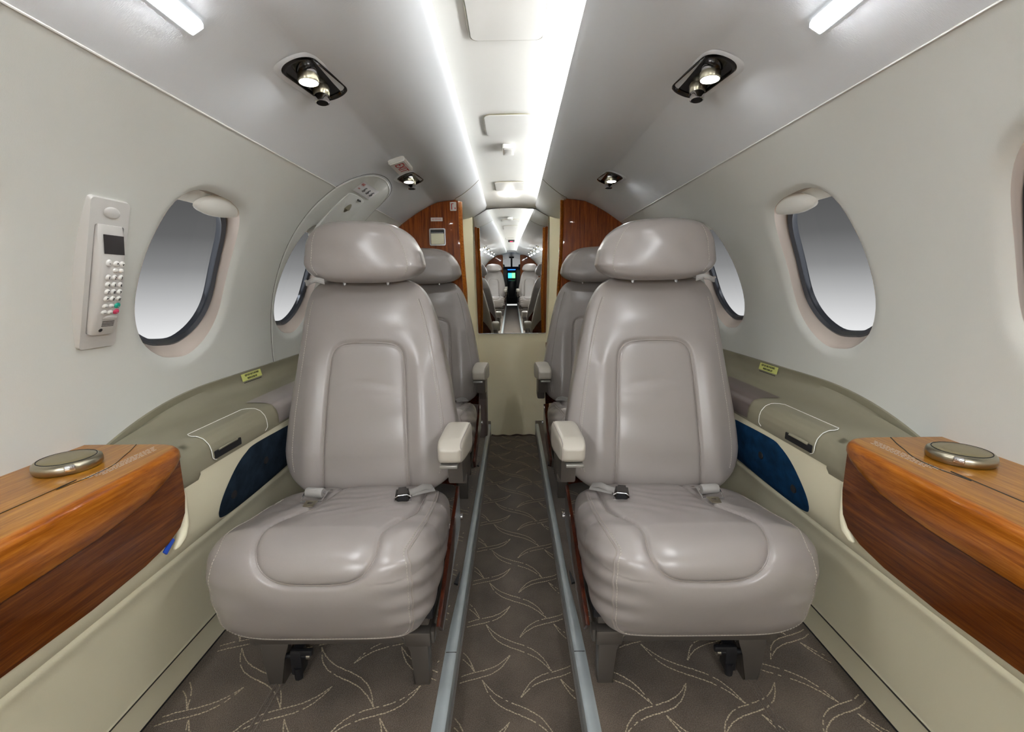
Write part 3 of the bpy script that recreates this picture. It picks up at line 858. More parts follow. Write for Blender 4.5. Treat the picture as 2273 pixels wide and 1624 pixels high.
r = empty('no_smoking_placard', (-.355, YB-.002, 1.292), 'small white NO SMOKING placard above the ashtray', 'placard')
g = G(); g.prism(rrect(.056, .0165, .001, 2, -.355, 1.3005), YB, YB-.002, fn); g.build('plate', M['white'], r)
text('lettering', 'NO SMOKING', .0098, M['red'], r, frame((-.355, YB-.0026, 1.3005), (1, 0, 0), (0, 0, 1)), sx=.72)
r = empty('life_vest_placard', (-.268, YB-.002, 1.34), 'tiny white placard with a red symbol at the top corner of the left bulkhead', 'placard')
g = G(); g.prism(rrect(.030, .040, .003, 3, -.2745, 1.359), YB, YB-.002, fn); g.build('plate', M['white'], r)
g = G(); g.box((-.2815, YB-.0026, 1.358), (.004, .0006, .028)); g.box((-.277, YB-.0026, 1.371), (.009, .0006, .003)); g.box((-.2655, YB-.0026, 1.350), (.004, .0006, .008)); g.build('symbol', M['red'], r, smooth=False)

# cream frontal frame either side of the door, door leaf, mirror
for sx in (-1, 1):
    g = G(); po = [(.236, .0 if False else .1), (.236, 1.40), (.30, 1.388), (.46, 1.32), (.66, 1.1), (.72, .8), (.74, .1)]
    g.prism(po, YD-.02, YD+.01, lambda u, v, w, sx=sx: (sx*u, w, v)); o = g.build('trim_%d' % (8 if sx < 0 else 9), M['creamdoor']); tag(o, kind='structure')
    # vestibule side wall
    g = G(); g.box((sx*.46, 2.58, .72), (.01, .58, 1.24)); o = g.build('trim_%d' % (10 if sx < 0 else 11), M['creamdoor']); tag(o, kind='structure')
g = G()
po = [(-.236, -.0), (-.236, 1.402), (-.148, 1.4452), (-.07, 1.4525), (0, 1.4545), (.07, 1.4525), (.148, 1.4452), (.236, 1.402), (.236, 0)]
g.prism(po, YD-.005, YD+.02, fn); o = g.build('door_1', M['creamdoor']); tag(o, kind='structure')
g = G()
for x in (-.217, .217): g.box((x, YD-.0055, .36), (.002, .002, .62))
o = g.build('trim_12', M['cream'], None, False); tag(o, kind='structure')
g = G(); g.box((.2245, YD-.024, .36), (.022, .01, .53), .001); o = g.build('door_jamb_strip', M['woodd']); tag(o, 'narrow dark strip low on the cream frame right of the door', 'trim strip')
r = empty('left_pedestal', (-.30, 2.6, .1)); r.name = 'pedestal'; tag(r, 'low mauve-grey rounded pedestal beside the far left seat near the door', 'pedestal')
g = G(); g.prism(rrect(.22, .12, .022, 5, -.263, 2.62), .1, .45, lambda u, v, w: (u, v, w), .006); g.build('body', M['pod'], r)
# tilted mirror glass with bright edge
r = empty('door_mirror', (0, YD-.01, .68), 'tall mirror on the lavatory door reflecting seats and cockpit', 'mirror')
TILT = .0195
def mfn(u, v, w): return (u, YD-.010-(v-.68)*TILT+w, v)
mp_ = [(-.219, .690), (-.213, .684), (.211, .684), (.2165, .690), (.2275, 1.398), (.150, 1.4425), (.07, 1.4495), (0, 1.4515), (-.07, 1.4495), (-.150, 1.4425), (-.2275, 1.398)]
g = G(); g.add([mfn(x, z, 0) for x, z in mp_], [tuple(range(len(mp_)))]); g.build('glass', M['mirror'], r, smooth=False)
g = G(); g.tube([mfn(x, z, -.0008) for x, z in mp_], .0018, 6, closed=True); g.build('bright_edge', M['chrome'], r)

# ------------------------------------------------------------------ ceiling fittings
def cpanel(nm, lab, x0, x1, y0, y1, r_, top_bow=0):
    r = empty(nm, ((x0+x1)/2, (y0+y1)/2, 1.48), lab, 'access panel')
    cx, cy = (x0+x1)/2, (y0+y1)/2; P_ = rrect(x1-x0, y1-y0, r_, 6, cx, cy)
    n = len(P_); V = []; F = []; ks = [(1.0, .004), (1.0, -.0022), (.985, -.0040)]+[(q, -.0042) for q in (.9, .75, .6, .45, .3, .15)]
    for k, dz in ks:
        V += [(cx+(x-cx)*k, cy+(y-cy)*(k if k < .95 else 1-(1-k)*.3), cpz(cx+(x-cx)*k, y)+dz) for x, y in P_]
    for a in range(len(ks)-1):
        for k in range(n): F.append((a*n+k, a*n+(k+1) % n, (a+1)*n+(k+1) % n, (a+1)*n+k))
    F.append(tuple((len(ks)-1)*n+k for k in range(n)))
    g = G(); g.add(V, F); g.build('cover', M['panel'], r)
    g = G(); g.tube([(cx+(x-cx)*1.012, cy+(y-cy)*(1+.0016/(y1-y0)*2), cpz(x, y)-.0008) for x, y in P_], .0022, 5, closed=True); g.build('shadow_gap', M['taupe'], r)
cpanel('access_panel', 'largest cream ceiling access panel, cut by the top of the picture', -.081, .069, .62, 1.058, .018)
cpanel('access_panel', 'mid-sized rounded ceiling panel just ahead of the small square sensor', -.081, .067, 1.485, 1.678, .02)
cpanel('access_panel', 'small ceiling panel next to the round glowing dome light', -.081, .067, 2.392, 2.60, .012)
cpanel('access_panel', 'ceiling panel in the forward cabin behind the camera', -.08, .07, -1.2, -.9, .02)
r = empty('ceiling_sensor', (-.012, 1.82, 1.47), 'small square white sensor box on the centre ceiling', 'sensor')
g = G(); g.prism(rrect(.042, .10, .006, 4, -.009, 1.82), 1.50, 1.484, lambda u, v, w: (u, v, w), .003); g.build('housing', M['white'], r)
g = G(); g.prism(rrect(.030, .082, .004, 4, -.009, 1.82), 1.4845, 1.4825, lambda u, v, w: (u, v, w), .0006); g.build('lens', M['panel'], r)
r = empty('dome_light', (-.008, 2.65, 1.488), 'small glowing dome light at the far end of the ceiling', 'ceiling light')
g = G(); g.prism(rrect(.044, .05, .014, 6, -.009, 2.675), 1.503, 1.484, lambda u, v, w: (u, v, w-.0), .003); g.build('lens', M['dome'], r)
r = empty('status_display', (0, -1.4, 1.47), 'dark status display on the forward ceiling seen in the mirror', 'display')
g = G(); g.box((0, -1.45, 1.485), (.10, .06, .03), .006); g.build('housing', M['dark'], r)
g = G(); g.box((0, -1.419, 1.478), (.04, .003, .008)); g.build('indicator', M['redled'], r)

for sx in (-1, 1):
    g = G(); pf = [(x, z) for x, z in CEILS[1:] if x < .27]
    g.tube([(sx*(x+(lipx(2.12)-.1385)*max(0, min(1, (.27-x)/.12))), 2.12+.10*(x-.14)/.12, z-.0004) for x, z in pf], .0013, 5)
    o = g.build('trim_%d' % (14 if sx < 0 else 15), M['taupe']); tag(o, kind='structure')
# light bars on the sloping ceiling
def light_bar(sx, y0, y1, lab):
    r = empty('light_bar', (sx*.43, (y0+y1)/2, 1.33), lab, 'light bar', 'white light bars on the sloping ceiling')
    xc = .429; N_ = ceil_n(xc); z = ceil_z(xc); t = Vector((-N_.z, 0, N_.x)).normalized()
    if t.x < 0: t = -t
    def fr(u, w, y):  # u across, w into the cabin
        p = Vector((xc, 0, z))+t*u+N_*w; return (sx*p.x, y, p.z)
    g = G(); P_ = [(-.012, -.004), (-.012, .005), (-.009, .010), (.009, .010), (.012, .005), (.012, -.004)]
    g.prism(P_, y0, y1, lambda u, v, w: fr(u, v, w), .0025); g.build('housing', M['barside'], r)
    g = G(); g.prism(rrect(.0165, y1-y0-.008, .003, 4, 0, (y0+y1)/2), .0095, .0112, lambda u, v, w: fr(u, w, v), .0005); g.build('diffuser', M['barfill' if -2.2 < y0 < 0 else 'bar'], r)
light_bar(-1, .33, .688, 'bright white light bar at the top left corner of the ceiling')
light_bar(1, .33, .700, 'bright white light bar at the top right corner of the ceiling')
for yy in (-.75, -1.8, -2.9, -4.0, -5.0):  # bars added out of view; the nearest pairs brightened to fill the seats
    for sx in (-1, 1): light_bar(sx, yy-.18, yy+.18, 'white fill light bar added on the %s forward ceiling, unseen behind the camera, %s from it' % (side_name(sx), {-.75: 'first', -1.8: 'second', -2.9: 'third', -4.0: 'fourth', -5.0: 'fifth'}[yy]))

# reading lights with air nozzles
def reading_light(sx, yc, lab, aim):
    xc = .363; r = empty('reading_light', (sx*xc, yc, 1.34), lab, 'reading light')
    N_ = Vector((.34, 0, -1)).normalized() if False else ceil_n(xc)
    z = ceil_z(xc)-.001; t = Vector((-N_.z, 0, N_.x)).normalized()
    if t.x < 0: t = -t
    def fr(u, v, w):   # u across (outboard +), v along y, w into the cabin
        p = Vector((xc, 0, z))+t*u+N_*w; return (sx*p.x, yc+v, p.z)
    # slanted rounded bezel
    P_ = [(x-.10*y, y) for x, y in rrect(.060, .165, .028, 8)]
    P_ = [(x*(1-.0*abs(y)), y) for x, y in P_]
    n = len(P_); V = []; F = []
    for k, w in ((1.42, .0005), (1.22, .0035), (1.04, .0032)): V += [fr(x*k, y*(1+(k-1)*.33), w) for x, y in P_]
    for a in range(2):
        for k in range(n): F.append((a*n+k, a*n+(k+1) % n, (a+1)*n+(k+1) % n, (a+1)*n+k))
    g = G(); g.add(V, F); g.build('surround', M['ceil'], r)
    V = []; F = []
    for k, w in ((1.06, .0030), (1.0, .0052), (.93, .0046), (.90, .0008)): V += [fr(x*k, y*k, w) for x, y in P_]
    V.append(fr(0, 0, .0004))
    for a in range(3):
        for k in range(n): F.append((a*n+k, a*n+(k+1) % n, (a+1)*n+(k+1) % n, (a+1)*n+k))
    F += [(3*n+k, 3*n+(k+1) % n, 4*n) for k in range(n)]
    g = G(); g.add(V, F); bz = g.build('bezel', M['bezel'], r)
    # lamp: ball joint and barrel pointing down
    A = Vector(fr(.001, -.038, .003)); D = Vector(aim).normalized(); D.x *= sx
    g = G(); g.lathe([(.0001, -.016), (.010, -.014), (.0155, -.006), (.0165, .002), (.0155, .008)], A, 28, axis=D); lp_ = g.build('lamp_joint', M['chrome'], r)
    g = G(); g.lathe([(.0150, .004), (.0180, .006), (.0184, .016), (.0172, .0185), (.0160, .0185), (.0158, .016)], A, 28, axis=D, cap=False); lb = g.build('lamp_barrel', M['brushed'], r)
    g = G(); g.lathe([(.0001, .0155), (.0159, .0155), (.0159, .0170), (.0001, .0173)], A, 28, axis=D); g.build('bulb_lens', M['lamp'], lb)
    B = Vector(fr(.006, .032, .001)); D2 = Vector((sx*-.08, -.12, -1)).normalized()
    g = G(); g.lathe([(.0001, -.012), (.012, -.01), (.0165, 0), (.0155, .010), (.012, .017)], B, 28, axis=D2); g.build('vent_ball', M['brushed'], r)
    g = G(); g.lathe([(.012, .012), (.0135, .014), (.0135, .027), (.0110, .028), (.0105, .022)], B, 28, axis=D2, cap=False); nz = g.build('vent_nozzle', M['chrome'], r)
    g = G(); g.lathe([(.0108, .023), (.0001, .022)], B, 20, axis=D2); g.build('vent_opening', M['black'], nz)
    return r
AIM = (-.04, -.03, -1)
reading_light(-1, .928, 'large reading light and air nozzle in the near left ceiling, beam toward camera', AIM)
reading_light(1, .932, 'large reading light and air nozzle in the near right ceiling, beam toward camera', AIM)
reading_light(-1, 1.73, 'small reading light far down the left ceiling beside the EXIT sign', AIM)
reading_light(1, 1.75, 'small reading light far down the right ceiling above the rear headrests', AIM)
for yy in (-.65, -1.45, -2.6, -3.6):
    for sx in (-1, 1): reading_light(sx, yy, 'reading light in the %s forward ceiling behind the camera at the %s row' % (side_name(sx), {-.65: 'first', -1.45: 'second', -2.6: 'third', -3.6: 'fourth'}[yy]), (0, .3, -1))

# EXIT sign
xs = .352
r = empty('exit_sign', (-xs, 1.53, 1.36), 'small white box sign with red EXIT lettering on the left ceiling', 'sign')
Ms = frame((-xs, 1.535, ceil_z(xs)-.008), (.0, 1, 0), (-1, 0, -.3))
Mz = Ms
g = G(); bm_ = bmesh.new(); bmesh.ops.create_cube(bm_, size=1); bmesh.ops.scale(bm_, vec=(.125, .052, .018), verts=bm_.verts); bmesh.ops.bevel(bm_, geom=bm_.edges[:], offset=.003, segments=2, affect='EDGES')
bmesh.ops.transform(bm_, matrix=Ms, verts=bm_.verts); g.bm(bm_); g.build('housing', M['white'], r)
zz = (Ms.to_3x3() @ Vector((0, 0, 1)))
flip = zz.z > 0
Mt = Ms @ Matrix.Translation((0, 0, (-.0094 if flip else .0094)))
if flip: Mt = Mt @ Matrix.Rotation(PI, 4, 'X')
text('lettering', 'EXIT', .040, M['red'], r, Mt, sx=1.15)

# ------------------------------------------------------------------ telephone on the left wall
def phM(y, z, w):   # point on the phone frame: w = standing off the wall into the cabin
    return None
yb_, zb_ = .805, 1.015
th = th_of(zb_)
up = Vector((math.sin(th), 0, math.cos(th))); up = Vector((math.sin(th), .10, math.cos(th)))  # leans slightly forward like the photo
O = Vector(wall_pt(th, 0, .805, -1)); nrm = Vector((math.cos(th), 0, -math.sin(th)))
upv = Vector((math.sin(th), 0, math.cos(th)))
def ph(a, b, w):    # a along +y, b up along wall, w into cabin
    sh = -b*.22
    return tuple(O+Vector((0, 1, 0))*(a+sh)+upv*b+nrm*(w-.004+(.06*b*b)*0))
r = empty('wall_telephone', tuple(O-upv*.15), 'pale grey cordless telephone in its cradle on the left wall', 'telephone')
# cradle
g = G(); n = 24
def crad(P_, w0, w1, bev=.003): 
    g.prism(P_, w0, w1, lambda u, v, w: ph(u, v, w), bev)
V = []; F = []
P0 = rrect(.080, .284, .006, 4); P1 = rrect(.074, .278, .007, 4); P2 = rrect(.056, .205, .004, 4, .001, -.006)
n = len(P0)
for P_, w in ((P0, -.01), (P0, .006), (P1, .022), (P2, .022), (P2, .010)): V += [ph(x, y, w) for x, y in P_]
for a in range(4):
    for k in range(n): F.append((a*n+k, a*n+(k+1) % n, (a+1)*n+(k+1) % n, (a+1)*n+k))
F.append(tuple(4*n+k for k in range(n)))
g.add(V, F); cr_ = g.build('cradle', M['phone'], r)
g = G(); g.grid(lambda u, v: ph(.002+.016*math.sin(v*PI/2)*math.cos(2*PI*u), .118+.010*math.sin(v*PI/2)*math.sin(2*PI*u), .0225+.0025*math.cos(v*PI/2)), 24, 5, closed_u=True); g.build('release_button', M['phone'], cr_)
# handset: bowed slab
def hs(u, v):   # u across -1..1, v 0..1 along
    b = -.108+.205*v
    w = .030+.010*math.sin(PI*min(1, v*1.0))-.004*v
    return b, w
g = G(); V = []; F = []; sec_n = 18
nv = 26
for j in range(nv):
    v = j/(nv-1); b, w = hs(0, v); e = 1-(2*abs(v-.5))**10*.10
    hw = .0265*e
    for k in range(sec_n):
        a = 2*PI*k/sec_n; ca, sa = math.cos(a), math.sin(a)
        x = hw*abs(ca)**.45*(1 if ca > 0 else -1); d = .5*(1+abs(sa)**.5*(1 if sa > 0 else -1))
        V.append(ph(x+.001, b, .012+(w-.012)*d*(1 if e > .95 else .93)))
for j in range(nv-1):
    for k in range(sec_n): F.append((j*sec_n+k, j*sec_n+(k+1) % sec_n, (j+1)*sec_n+(k+1) % sec_n, (j+1)*sec_n+k))
F += [tuple(range(sec_n)), tuple((nv-1)*sec_n+k for k in range(sec_n))]
g.add(V, F); hd = g.build('handset', M['phone'], r)
def hp(x, t, lift=0): b, w = hs(0, t); return ph(x+.001, b, w+lift)
def hframe(x, t):
    p = Vector(hp(x, t, .0)); dx = Vector(hp(x+.001, t))-p; dy = Vector(hp(x, t+.01))-p
    return frame(p, dx, dy)
g = G()
V = [hp(x, t, .0006) for x, t in ((-.019, .775), (.021, .775), (.021, .93), (-.019, .93))]; g.add(V, [(0, 1, 2, 3)])
g.build('display', M['screen'], hd, smooth=False)
def key(x, t, rx, ry, m, tx=None, tm='ink', nm='key'):
    M4 = hframe(x, t)
    g = G(); g.grid(lambda u, v: tuple(M4 @ Vector((rx*math.sin(.3+v*1.27)*math.cos(2*PI*u), ry*math.sin(.3+v*1.27)*math.sin(2*PI*u), .0032*math.cos(v*1.5)-.0004))), 16, 5, closed_u=True)
    V0 = [tuple(M4 @ Vector((rx*.3*math.cos(2*PI*k/16), ry*.3*math.sin(2*PI*k/16), .0028))) for k in range(16)]; g.add(V0, [tuple(range(16))])
    o = g.build(nm, m, hd)
    if tx: text('key_mark', tx, ry*1.5, M[tm], o, M4 @ Matrix.Translation((0, 0, .0031)))
rows = [('1', '2', '3'), ('4', '5', '6'), ('7', '8', '9'), ('*', '0', '#')]
for i, row in enumerate(rows):
    for j, ch in enumerate(row): key(-.012+.0125*j, .575-.066*i, .0052, .0052, M['white'], ch)
key(-.011, .70, .0055, .0062, M['white'], '-'); key(.004, .695, .0062, .0052, M['white'], '^'); key(.0155, .695, .0055, .0052, M['white'], 'v')
key(.002, .637, .0050, .0042, M['white'], '.'); key(.0135, .637, .0050, .0042, M['white'], '..')
for i in range(2):
    for j in range(2): key(-.012+.0125*j, .305-.062*i, .0056, .0046, M['white'], '--')
key(.013, .308, .0062, .0055, M['green'], '-', 'wink', 'green_key'); key(.013, .245, .0062, .0055, M['redk'], '-', 'wink', 'red_key')
g = G()
for q in range(4):
    t = .145-.016*q; g.tube([hp(-.010, t, .0004), hp(.014, t, .0004)], .0006, 5)
g.build('speaker_slots', M['grime'], hd)
g = G(); g.grid(lambda u, v: hp(.004+.016*math.sin(v*PI/2)*math.cos(2*PI*u), .178+.026*math.sin(v*PI/2)*math.sin(2*PI*u), .0012*math.cos(v*PI/2)), 20, 4, closed_u=True); g.build('badge', M['phone'], hd)
g = G(); M4 = hframe(-.010, .055); g.lathe([(.0001, -.001), (.0032, -.001), (.0036, .0008), (.0022, .0010), (.0018, 0.0002), (.0001, 0.0002)], M4.translation, 14, axis=M4.to_3x3() @ Vector((0, 0, 1))); g.build('microphone', M['dark'], hd)

# ------------------------------------------------------------------ SEAT (modelled for the right-hand row, aisle on -x, facing -y)
SX, SY, SZ = .372, .90, .10      # root position of the first right-hand seat
def Q_cube(res):
    t = np.linspace(-1, 1, res+1); a, b = np.meshgrid(t, t, indexing='ij'); a = a.ravel(); b = b.ravel(); o = np.ones_like(a)
    Vs = []; Fs = []; base = 0
    for ax in range(3):
        for s in (-1, 1):
            q = np.zeros((len(a), 3)); q[:, ax] = s; q[:, (ax+1) % 3] = a; q[:, (ax+2) % 3] = b
            Vs.append(q)
            idx = np.arange(len(a)).reshape(res+1, res+1)+base
            f = np.stack([idx[:-1, :-1], idx[1:, :-1], idx[1:, 1:], idx[:-1, 1:]], -1).reshape(-1, 4)
            if s < 0: f = f[:, ::-1]
            Fs.append(f); base += len(a)
    V = np.concatenate(Vs); F = np.concatenate(Fs)
    key = np.round(V*1e5).astype(np.int64); _, ix, inv = np.unique(key, axis=0, return_index=True, return_inverse=True)
    return V[ix], inv.ravel()[F]
def vnormals(V, F):
    n = np.cross(V[F[:, 2]]-V[F[:, 0]], V[F[:, 3]]-V[F[:, 1]]); N_ = np.zeros_like(V)
    for k in range(4): np.add.at(N_, F[:, k], n)
    return N_/(np.linalg.norm(N_, axis=1)[:, None]+1e-12)
def sq(Q, n):
    return Q/((np.abs(Q)**n).sum(1)**(1/n))[:, None]
def knn(A, pts, K=4):
    out = []
    for p in pts:
        d = ((A-np.array(p))**2).sum(1); i = np.argpartition(d, K)[:K]; w = 1/(d[i]+1e-7); w /= w.sum(); out.append((i, w))
    return out
def lay(kn, X): return np.array([(X[i]*w[:, None]).sum(0) for i, w in kn])
def smooth_line(P, it=3):
    P = np.array(P)
    for _ in range(it): P[1:-1] = (P[:-2]+2*P[1:-1]+P[2:])/4
    return P
def stitches(P, N_, off=.0006, dash=.0044, gap=.0020, r=.0008):
    g = G(); P = np.array(P); L_ = np.r_[0, np.cumsum(np.linalg.norm(np.diff(P, axis=0), axis=1))]
    s = 0
    while s < L_[-1]-dash:
        a = [np.interp(s, L_, P[:, k]) for k in range(3)]; b = [np.interp(s+dash, L_, P[:, k]) for k in range(3)]
        n = np.array([np.interp(s, L_, N_[:, k]) for k in range(3)])
        a = np.array(a)+n*off; b = np.array(b)+n*off
        g.tube([a, b], r, 4); s += dash+gap
    return g
def interp(z, P):
    return np.interp(z, [p[0] for p in P], [p[1] for p in P])
def on_surf(Q, X, N_, S):
    L_ = smooth_line(lay(knn(Q, S, 4), X), 22)
    kn = knn(X, L_, 5); return smooth_line(lay(kn, X), 2), lay(kn, N_)
def seat_mesh():
    parts = {}
    c0 = np.array((SX, SY, SZ))
    # ---------- cushion
    Q, F = Q_cube(110)
    P = sq(Q, 5.2)
    px, py, pz = P.T
    X = np.zeros_like(P)
    xa, xb = .147, .592
    X[:, 1] = .958+.203*py
    yy = X[:, 1]
    zt = interp(yy, [(.77, .505), (.84, .508), (.95, .488), (1.05, .472), (1.16, .462)])
    zb = interp(yy, [(.77, .270), (.85, .275), (1.16, .300)])
    xl = interp(yy, [(.77, .152), (.9, .146), (1.02, .147), (1.16, .150)]); xr = interp(yy, [(.76, .603), (.9, .612), (1.16, .600)])
    # narrower toward the bottom
    tz = (pz+1)/2
    X[:, 2] = zb+(zt-zb)*tz
    half = (xr-xl)/2*(1-.045*(1-tz)**1.5); X[:, 0] = (xl+xr)/2+px*half
    # nose leans: bottom of the front face tucks back
    fr = np.clip(-py, 0, 1)**3
    X[:, 1] += fr*(.045*(1-tz)**2.0)-fr*.012*np.sin(PI*tz)
    N_ = vnormals(X, F)
    w = X[:, 1]-(.505-X[:, 2])*.9*(py < -.3)     # unrolled coordinate
    top = (pz > .2) | (py < -.55)
    uv = np.c_[X[:, 0], w]
    inset = [(.215, 1.16), (.208, 1.02), (.207, .955), (.222, .90), (.242, .858), (.252, .82), (.249, .785), (.250, .755), (.262, .722), (.285, .702), (.32, .695), (.39, .695), (.432, .702), (.462, .728), (.479, .768), (.491, .815), (.492, .85), (.478, .90), (.458, .955), (.447, 1.02), (.44, 1.16)]
    ins = spline(inset, 4)
    d = line_dist(uv, ins); _, inn = poly_dist(uv, ins)
    disp = -.0058*np.exp(-(d/.0042)**2)*top
    disp += np.where(inn & top, .0075*(1-np.exp(-d/.022)), .0050*np.exp(-((d-.03)/.03)**2)*top)
    # sag toward the back rest and soft creases running off the belts
    cr = .0009*np.sin(yy*150+5*np.sin((X[:, 0]-.37)*14)+2*np.sin(X[:, 0]*41))*np.exp(-((yy-1.03)/.055)**2)*(pz > .4)*np.exp(-((X[:, 0]-.37)/.2)**2)
    cr += .0013*np.sin((X[:, 2]*1.0+yy*.35)*150+X[:, 0]*16)*np.exp(-((X[:, 0]-.18)/.05)**2)*(py < .3)*1.7
    cr += .0010*np.sin((X[:, 2]*1.0+yy*.5)*130-X[:, 0]*20)*np.exp(-((X[:, 0]-.56)/.05)**2)*(py < .3)
    cr += .0010*np.sin(yy*60+X[:, 0]*90+2*np.sin(yy*40))*np.exp(-((yy-.93)/.05)**2)*(pz > .5)*np.exp(-((X[:, 0]-.36)/.16)**2)
    cr += .0014*np.sin(yy*85+X[:, 0]*55)*np.exp(-((X[:, 0]-.2)/.05)**2)*(pz > .5)
    disp = disp+cr
    X = X+N_*disp[:, None]
    N_ = vnormals(X, F)
    parts['cushion'] = (X, F)
    m = top; kn = knn(uv[m], dense(ins, .006))
    L_ = smooth_line(lay(kn, X[m]), 4); NL = lay(kn, N_[m]); parts['cushion_pipe'] = L_+NL*.0012
    # boundary seams in cube space: front/top sheet against both sides and the bottom
    seam = [(-.93, t, 1) for t in np.linspace(.8, -1, 60)]+[(-.93, -1, t) for t in np.linspace(1, -.80, 60)]+[(t, -1, -.86) for t in np.linspace(-.9, .9, 90)]+[(.93, -1, t) for t in np.linspace(-.8, 1, 60)]
    seam2 = [(.95, t, 1) for t in np.linspace(-1, .6, 50)]
    def seamline(S): return on_surf(Q, X, N_, S)
    parts['cushion_seam'] = seamline(seam+seam2)
    parts['cushion_edge'] = seamline([(-.985, t, 1) for t in np.linspace(.8, -1, 60)]+[(-.985, -1, t) for t in np.linspace(1, -.9, 60)]+[(t, -1, -.95) for t in np.linspace(-.9, .9, 90)])
    # ---------- back rest
    Q, F = Q_cube(120); P = sq(Q, 6.0); px, py, pz = P.T; X = np.zeros_like(P)
    z = .729+.281*pz; t = (pz+1)/2
    xl = interp(z, [(.45, .149), (.55, .147), (.62, .156), (.72, .174), (.83, .198), (.93, .222), (1.005, .240)])
    xr = interp(z, [(.45, .600), (.55, .597), (.65, .587), (.75, .574), (.85, .562), (.95, .552), (1.005, .546)])
    yf = interp(z, [(.45, 1.118), (.55, 1.136), (.70, 1.176), (.85, 1.222), (1.005, 1.268)])
    th_ = interp(z, [(.45, .105), (.75, .115), (.9, .10), (1.005, .062)])
    X[:, 0] = (xl+xr)/2+px*((xr-xl)/2+.014); X[:, 2] = z; X[:, 1] = yf+th_*(py+1)/2
    X[:, 1] += .018*np.clip(-py, 0, 1)*(np.abs(px)**5)     # edges roll back
    N_ = vnormals(X, F); uv = X[:, [0, 2]]; front = py < -.4
    pan = [(.262, .43), (.266, .50), (.272, .62), (.276, .72), (.280, .785), (.288, .818), (.312, .835), (.36, .839), (.41, .839), (.448, .836), (.471, .820), (.480, .788), (.486, .70), (.491, .60), (.495, .50), (.497, .43)]
    pns = spline(pan, 4); d = line_dist(uv, pns); _, inn = poly_dist(uv, pns)
    disp = -.0068*np.exp(-(d/.0038)**2)*front
    disp += np.where(inn & front, .0035*(1-np.exp(-d/.02)), 0)
    bol = np.exp(-((d-.042)/.028)**2)*(~inn)*front*np.clip((.868-z)/.09, 0, 1)**1.3
    disp += .0095*bol
    disp += .006*np.exp(-((z-.90)/.045)**2)*front*np.exp(-((X[:, 0]-.39)/.12)**2)
    disp += front*inn*(-.0030*np.exp(-((z-.735+.25*(X[:, 0]-.38)**2*8)/.007)**2)*np.exp(-((X[:, 0]-.38)/.055)**2)+.0022*np.exp(-((z-.715)/.012)**2)*np.exp(-((X[:, 0]-.38)/.06)**2))
    disp += front*.0012*np.sin(z*62+X[:, 0]*9)*inn*(z < .7)
    X = X+N_*disp[:, None]; N_ = vnormals(X, F)
    parts['back'] = (X, F)
    kn = knn(uv[front], dense(pns, .006)); parts['back_pipe'] = smooth_line(lay(kn, X[front]), 4)+lay(kn, N_[front])*.0018
    parts['back_seam'] = (lambda S: on_surf(Q, X, N_, S))([(-.90, -1, s) for s in np.linspace(-.95, .93, 110)])
    parts['back_seam2'] = (lambda S: on_surf(Q, X, N_, S))([(.975, -1, s) for s in np.linspace(-.95, .93, 110)])
    parts['back_edge'] = (lambda S: on_surf(Q, X, N_, S))([(-.96, -1, s) for s in np.linspace(-.95, .93, 110)])
    # ---------- head rest
    Q, F = Q_cube(56); P = sq(Q, 4.0); px, py, pz = P.T; X = np.zeros_like(P)
    z = 1.0800+.0815*pz+.012*np.clip(-pz, 0, 1)**2*np.abs(px)**3-.004*np.clip(pz, 0, 1)*np.abs(px)
    xl = interp(z, [(1.0, .221), (1.04, .220), (1.08, .231), (1.12, .252), (1.165, .285)])
    xr = interp(z, [(1.0, .536), (1.05, .542), (1.10, .536), (1.165, .516)])
    X[:, 0] = (xl+xr)/2+px*(xr-xl)/2; X[:, 2] = z
    X[:, 1] = 1.252+.058*py+(.02*(z-1.0))/.16-.018*np.clip(1-px**2, 0, 1)*np.clip(-py, 0, 1)
    X[:, 2] += np.clip(-pz, 0, 1)**3*(.0)
    N_ = vnormals(X, F)
    disp = .0025*np.sin(X[:, 0]*33+1)*np.exp(-((X[:, 2]-1.09)/.03)**2)*np.clip(-py*1.5, 0, 1)-.0030*np.exp(-((X[:, 0]-.455+.3*(X[:, 2]-1.08))/.02)**2)*np.exp(-((X[:, 2]-1.085)/.025)**2)*np.clip(-py*1.5, 0, 1)
    X = X+N_*disp[:, None]; N_ = vnormals(X, F)
    parts['head'] = (X, F)
    parts['head_seam'] = (lambda S: on_surf(Q, X, N_, S))([(-.88, -1, s) for s in np.linspace(-.95, .95, 60)])
    parts['head_seam2'] = (lambda S: on_surf(Q, X, N_, S))([(.90, -1, s) for s in np.linspace(-.95, .95, 60)])
    for k in parts:
        if isinstance(parts[k], tuple) and len(parts[k]) == 2 and k in ('cushion', 'back', 'head'): parts[k] = (parts[k][0]-c0, parts[k][1])
        elif isinstance(parts[k], tuple): parts[k] = (parts[k][0]-c0, parts[k][1])
        else: parts[k] = parts[k]-c0
    return parts

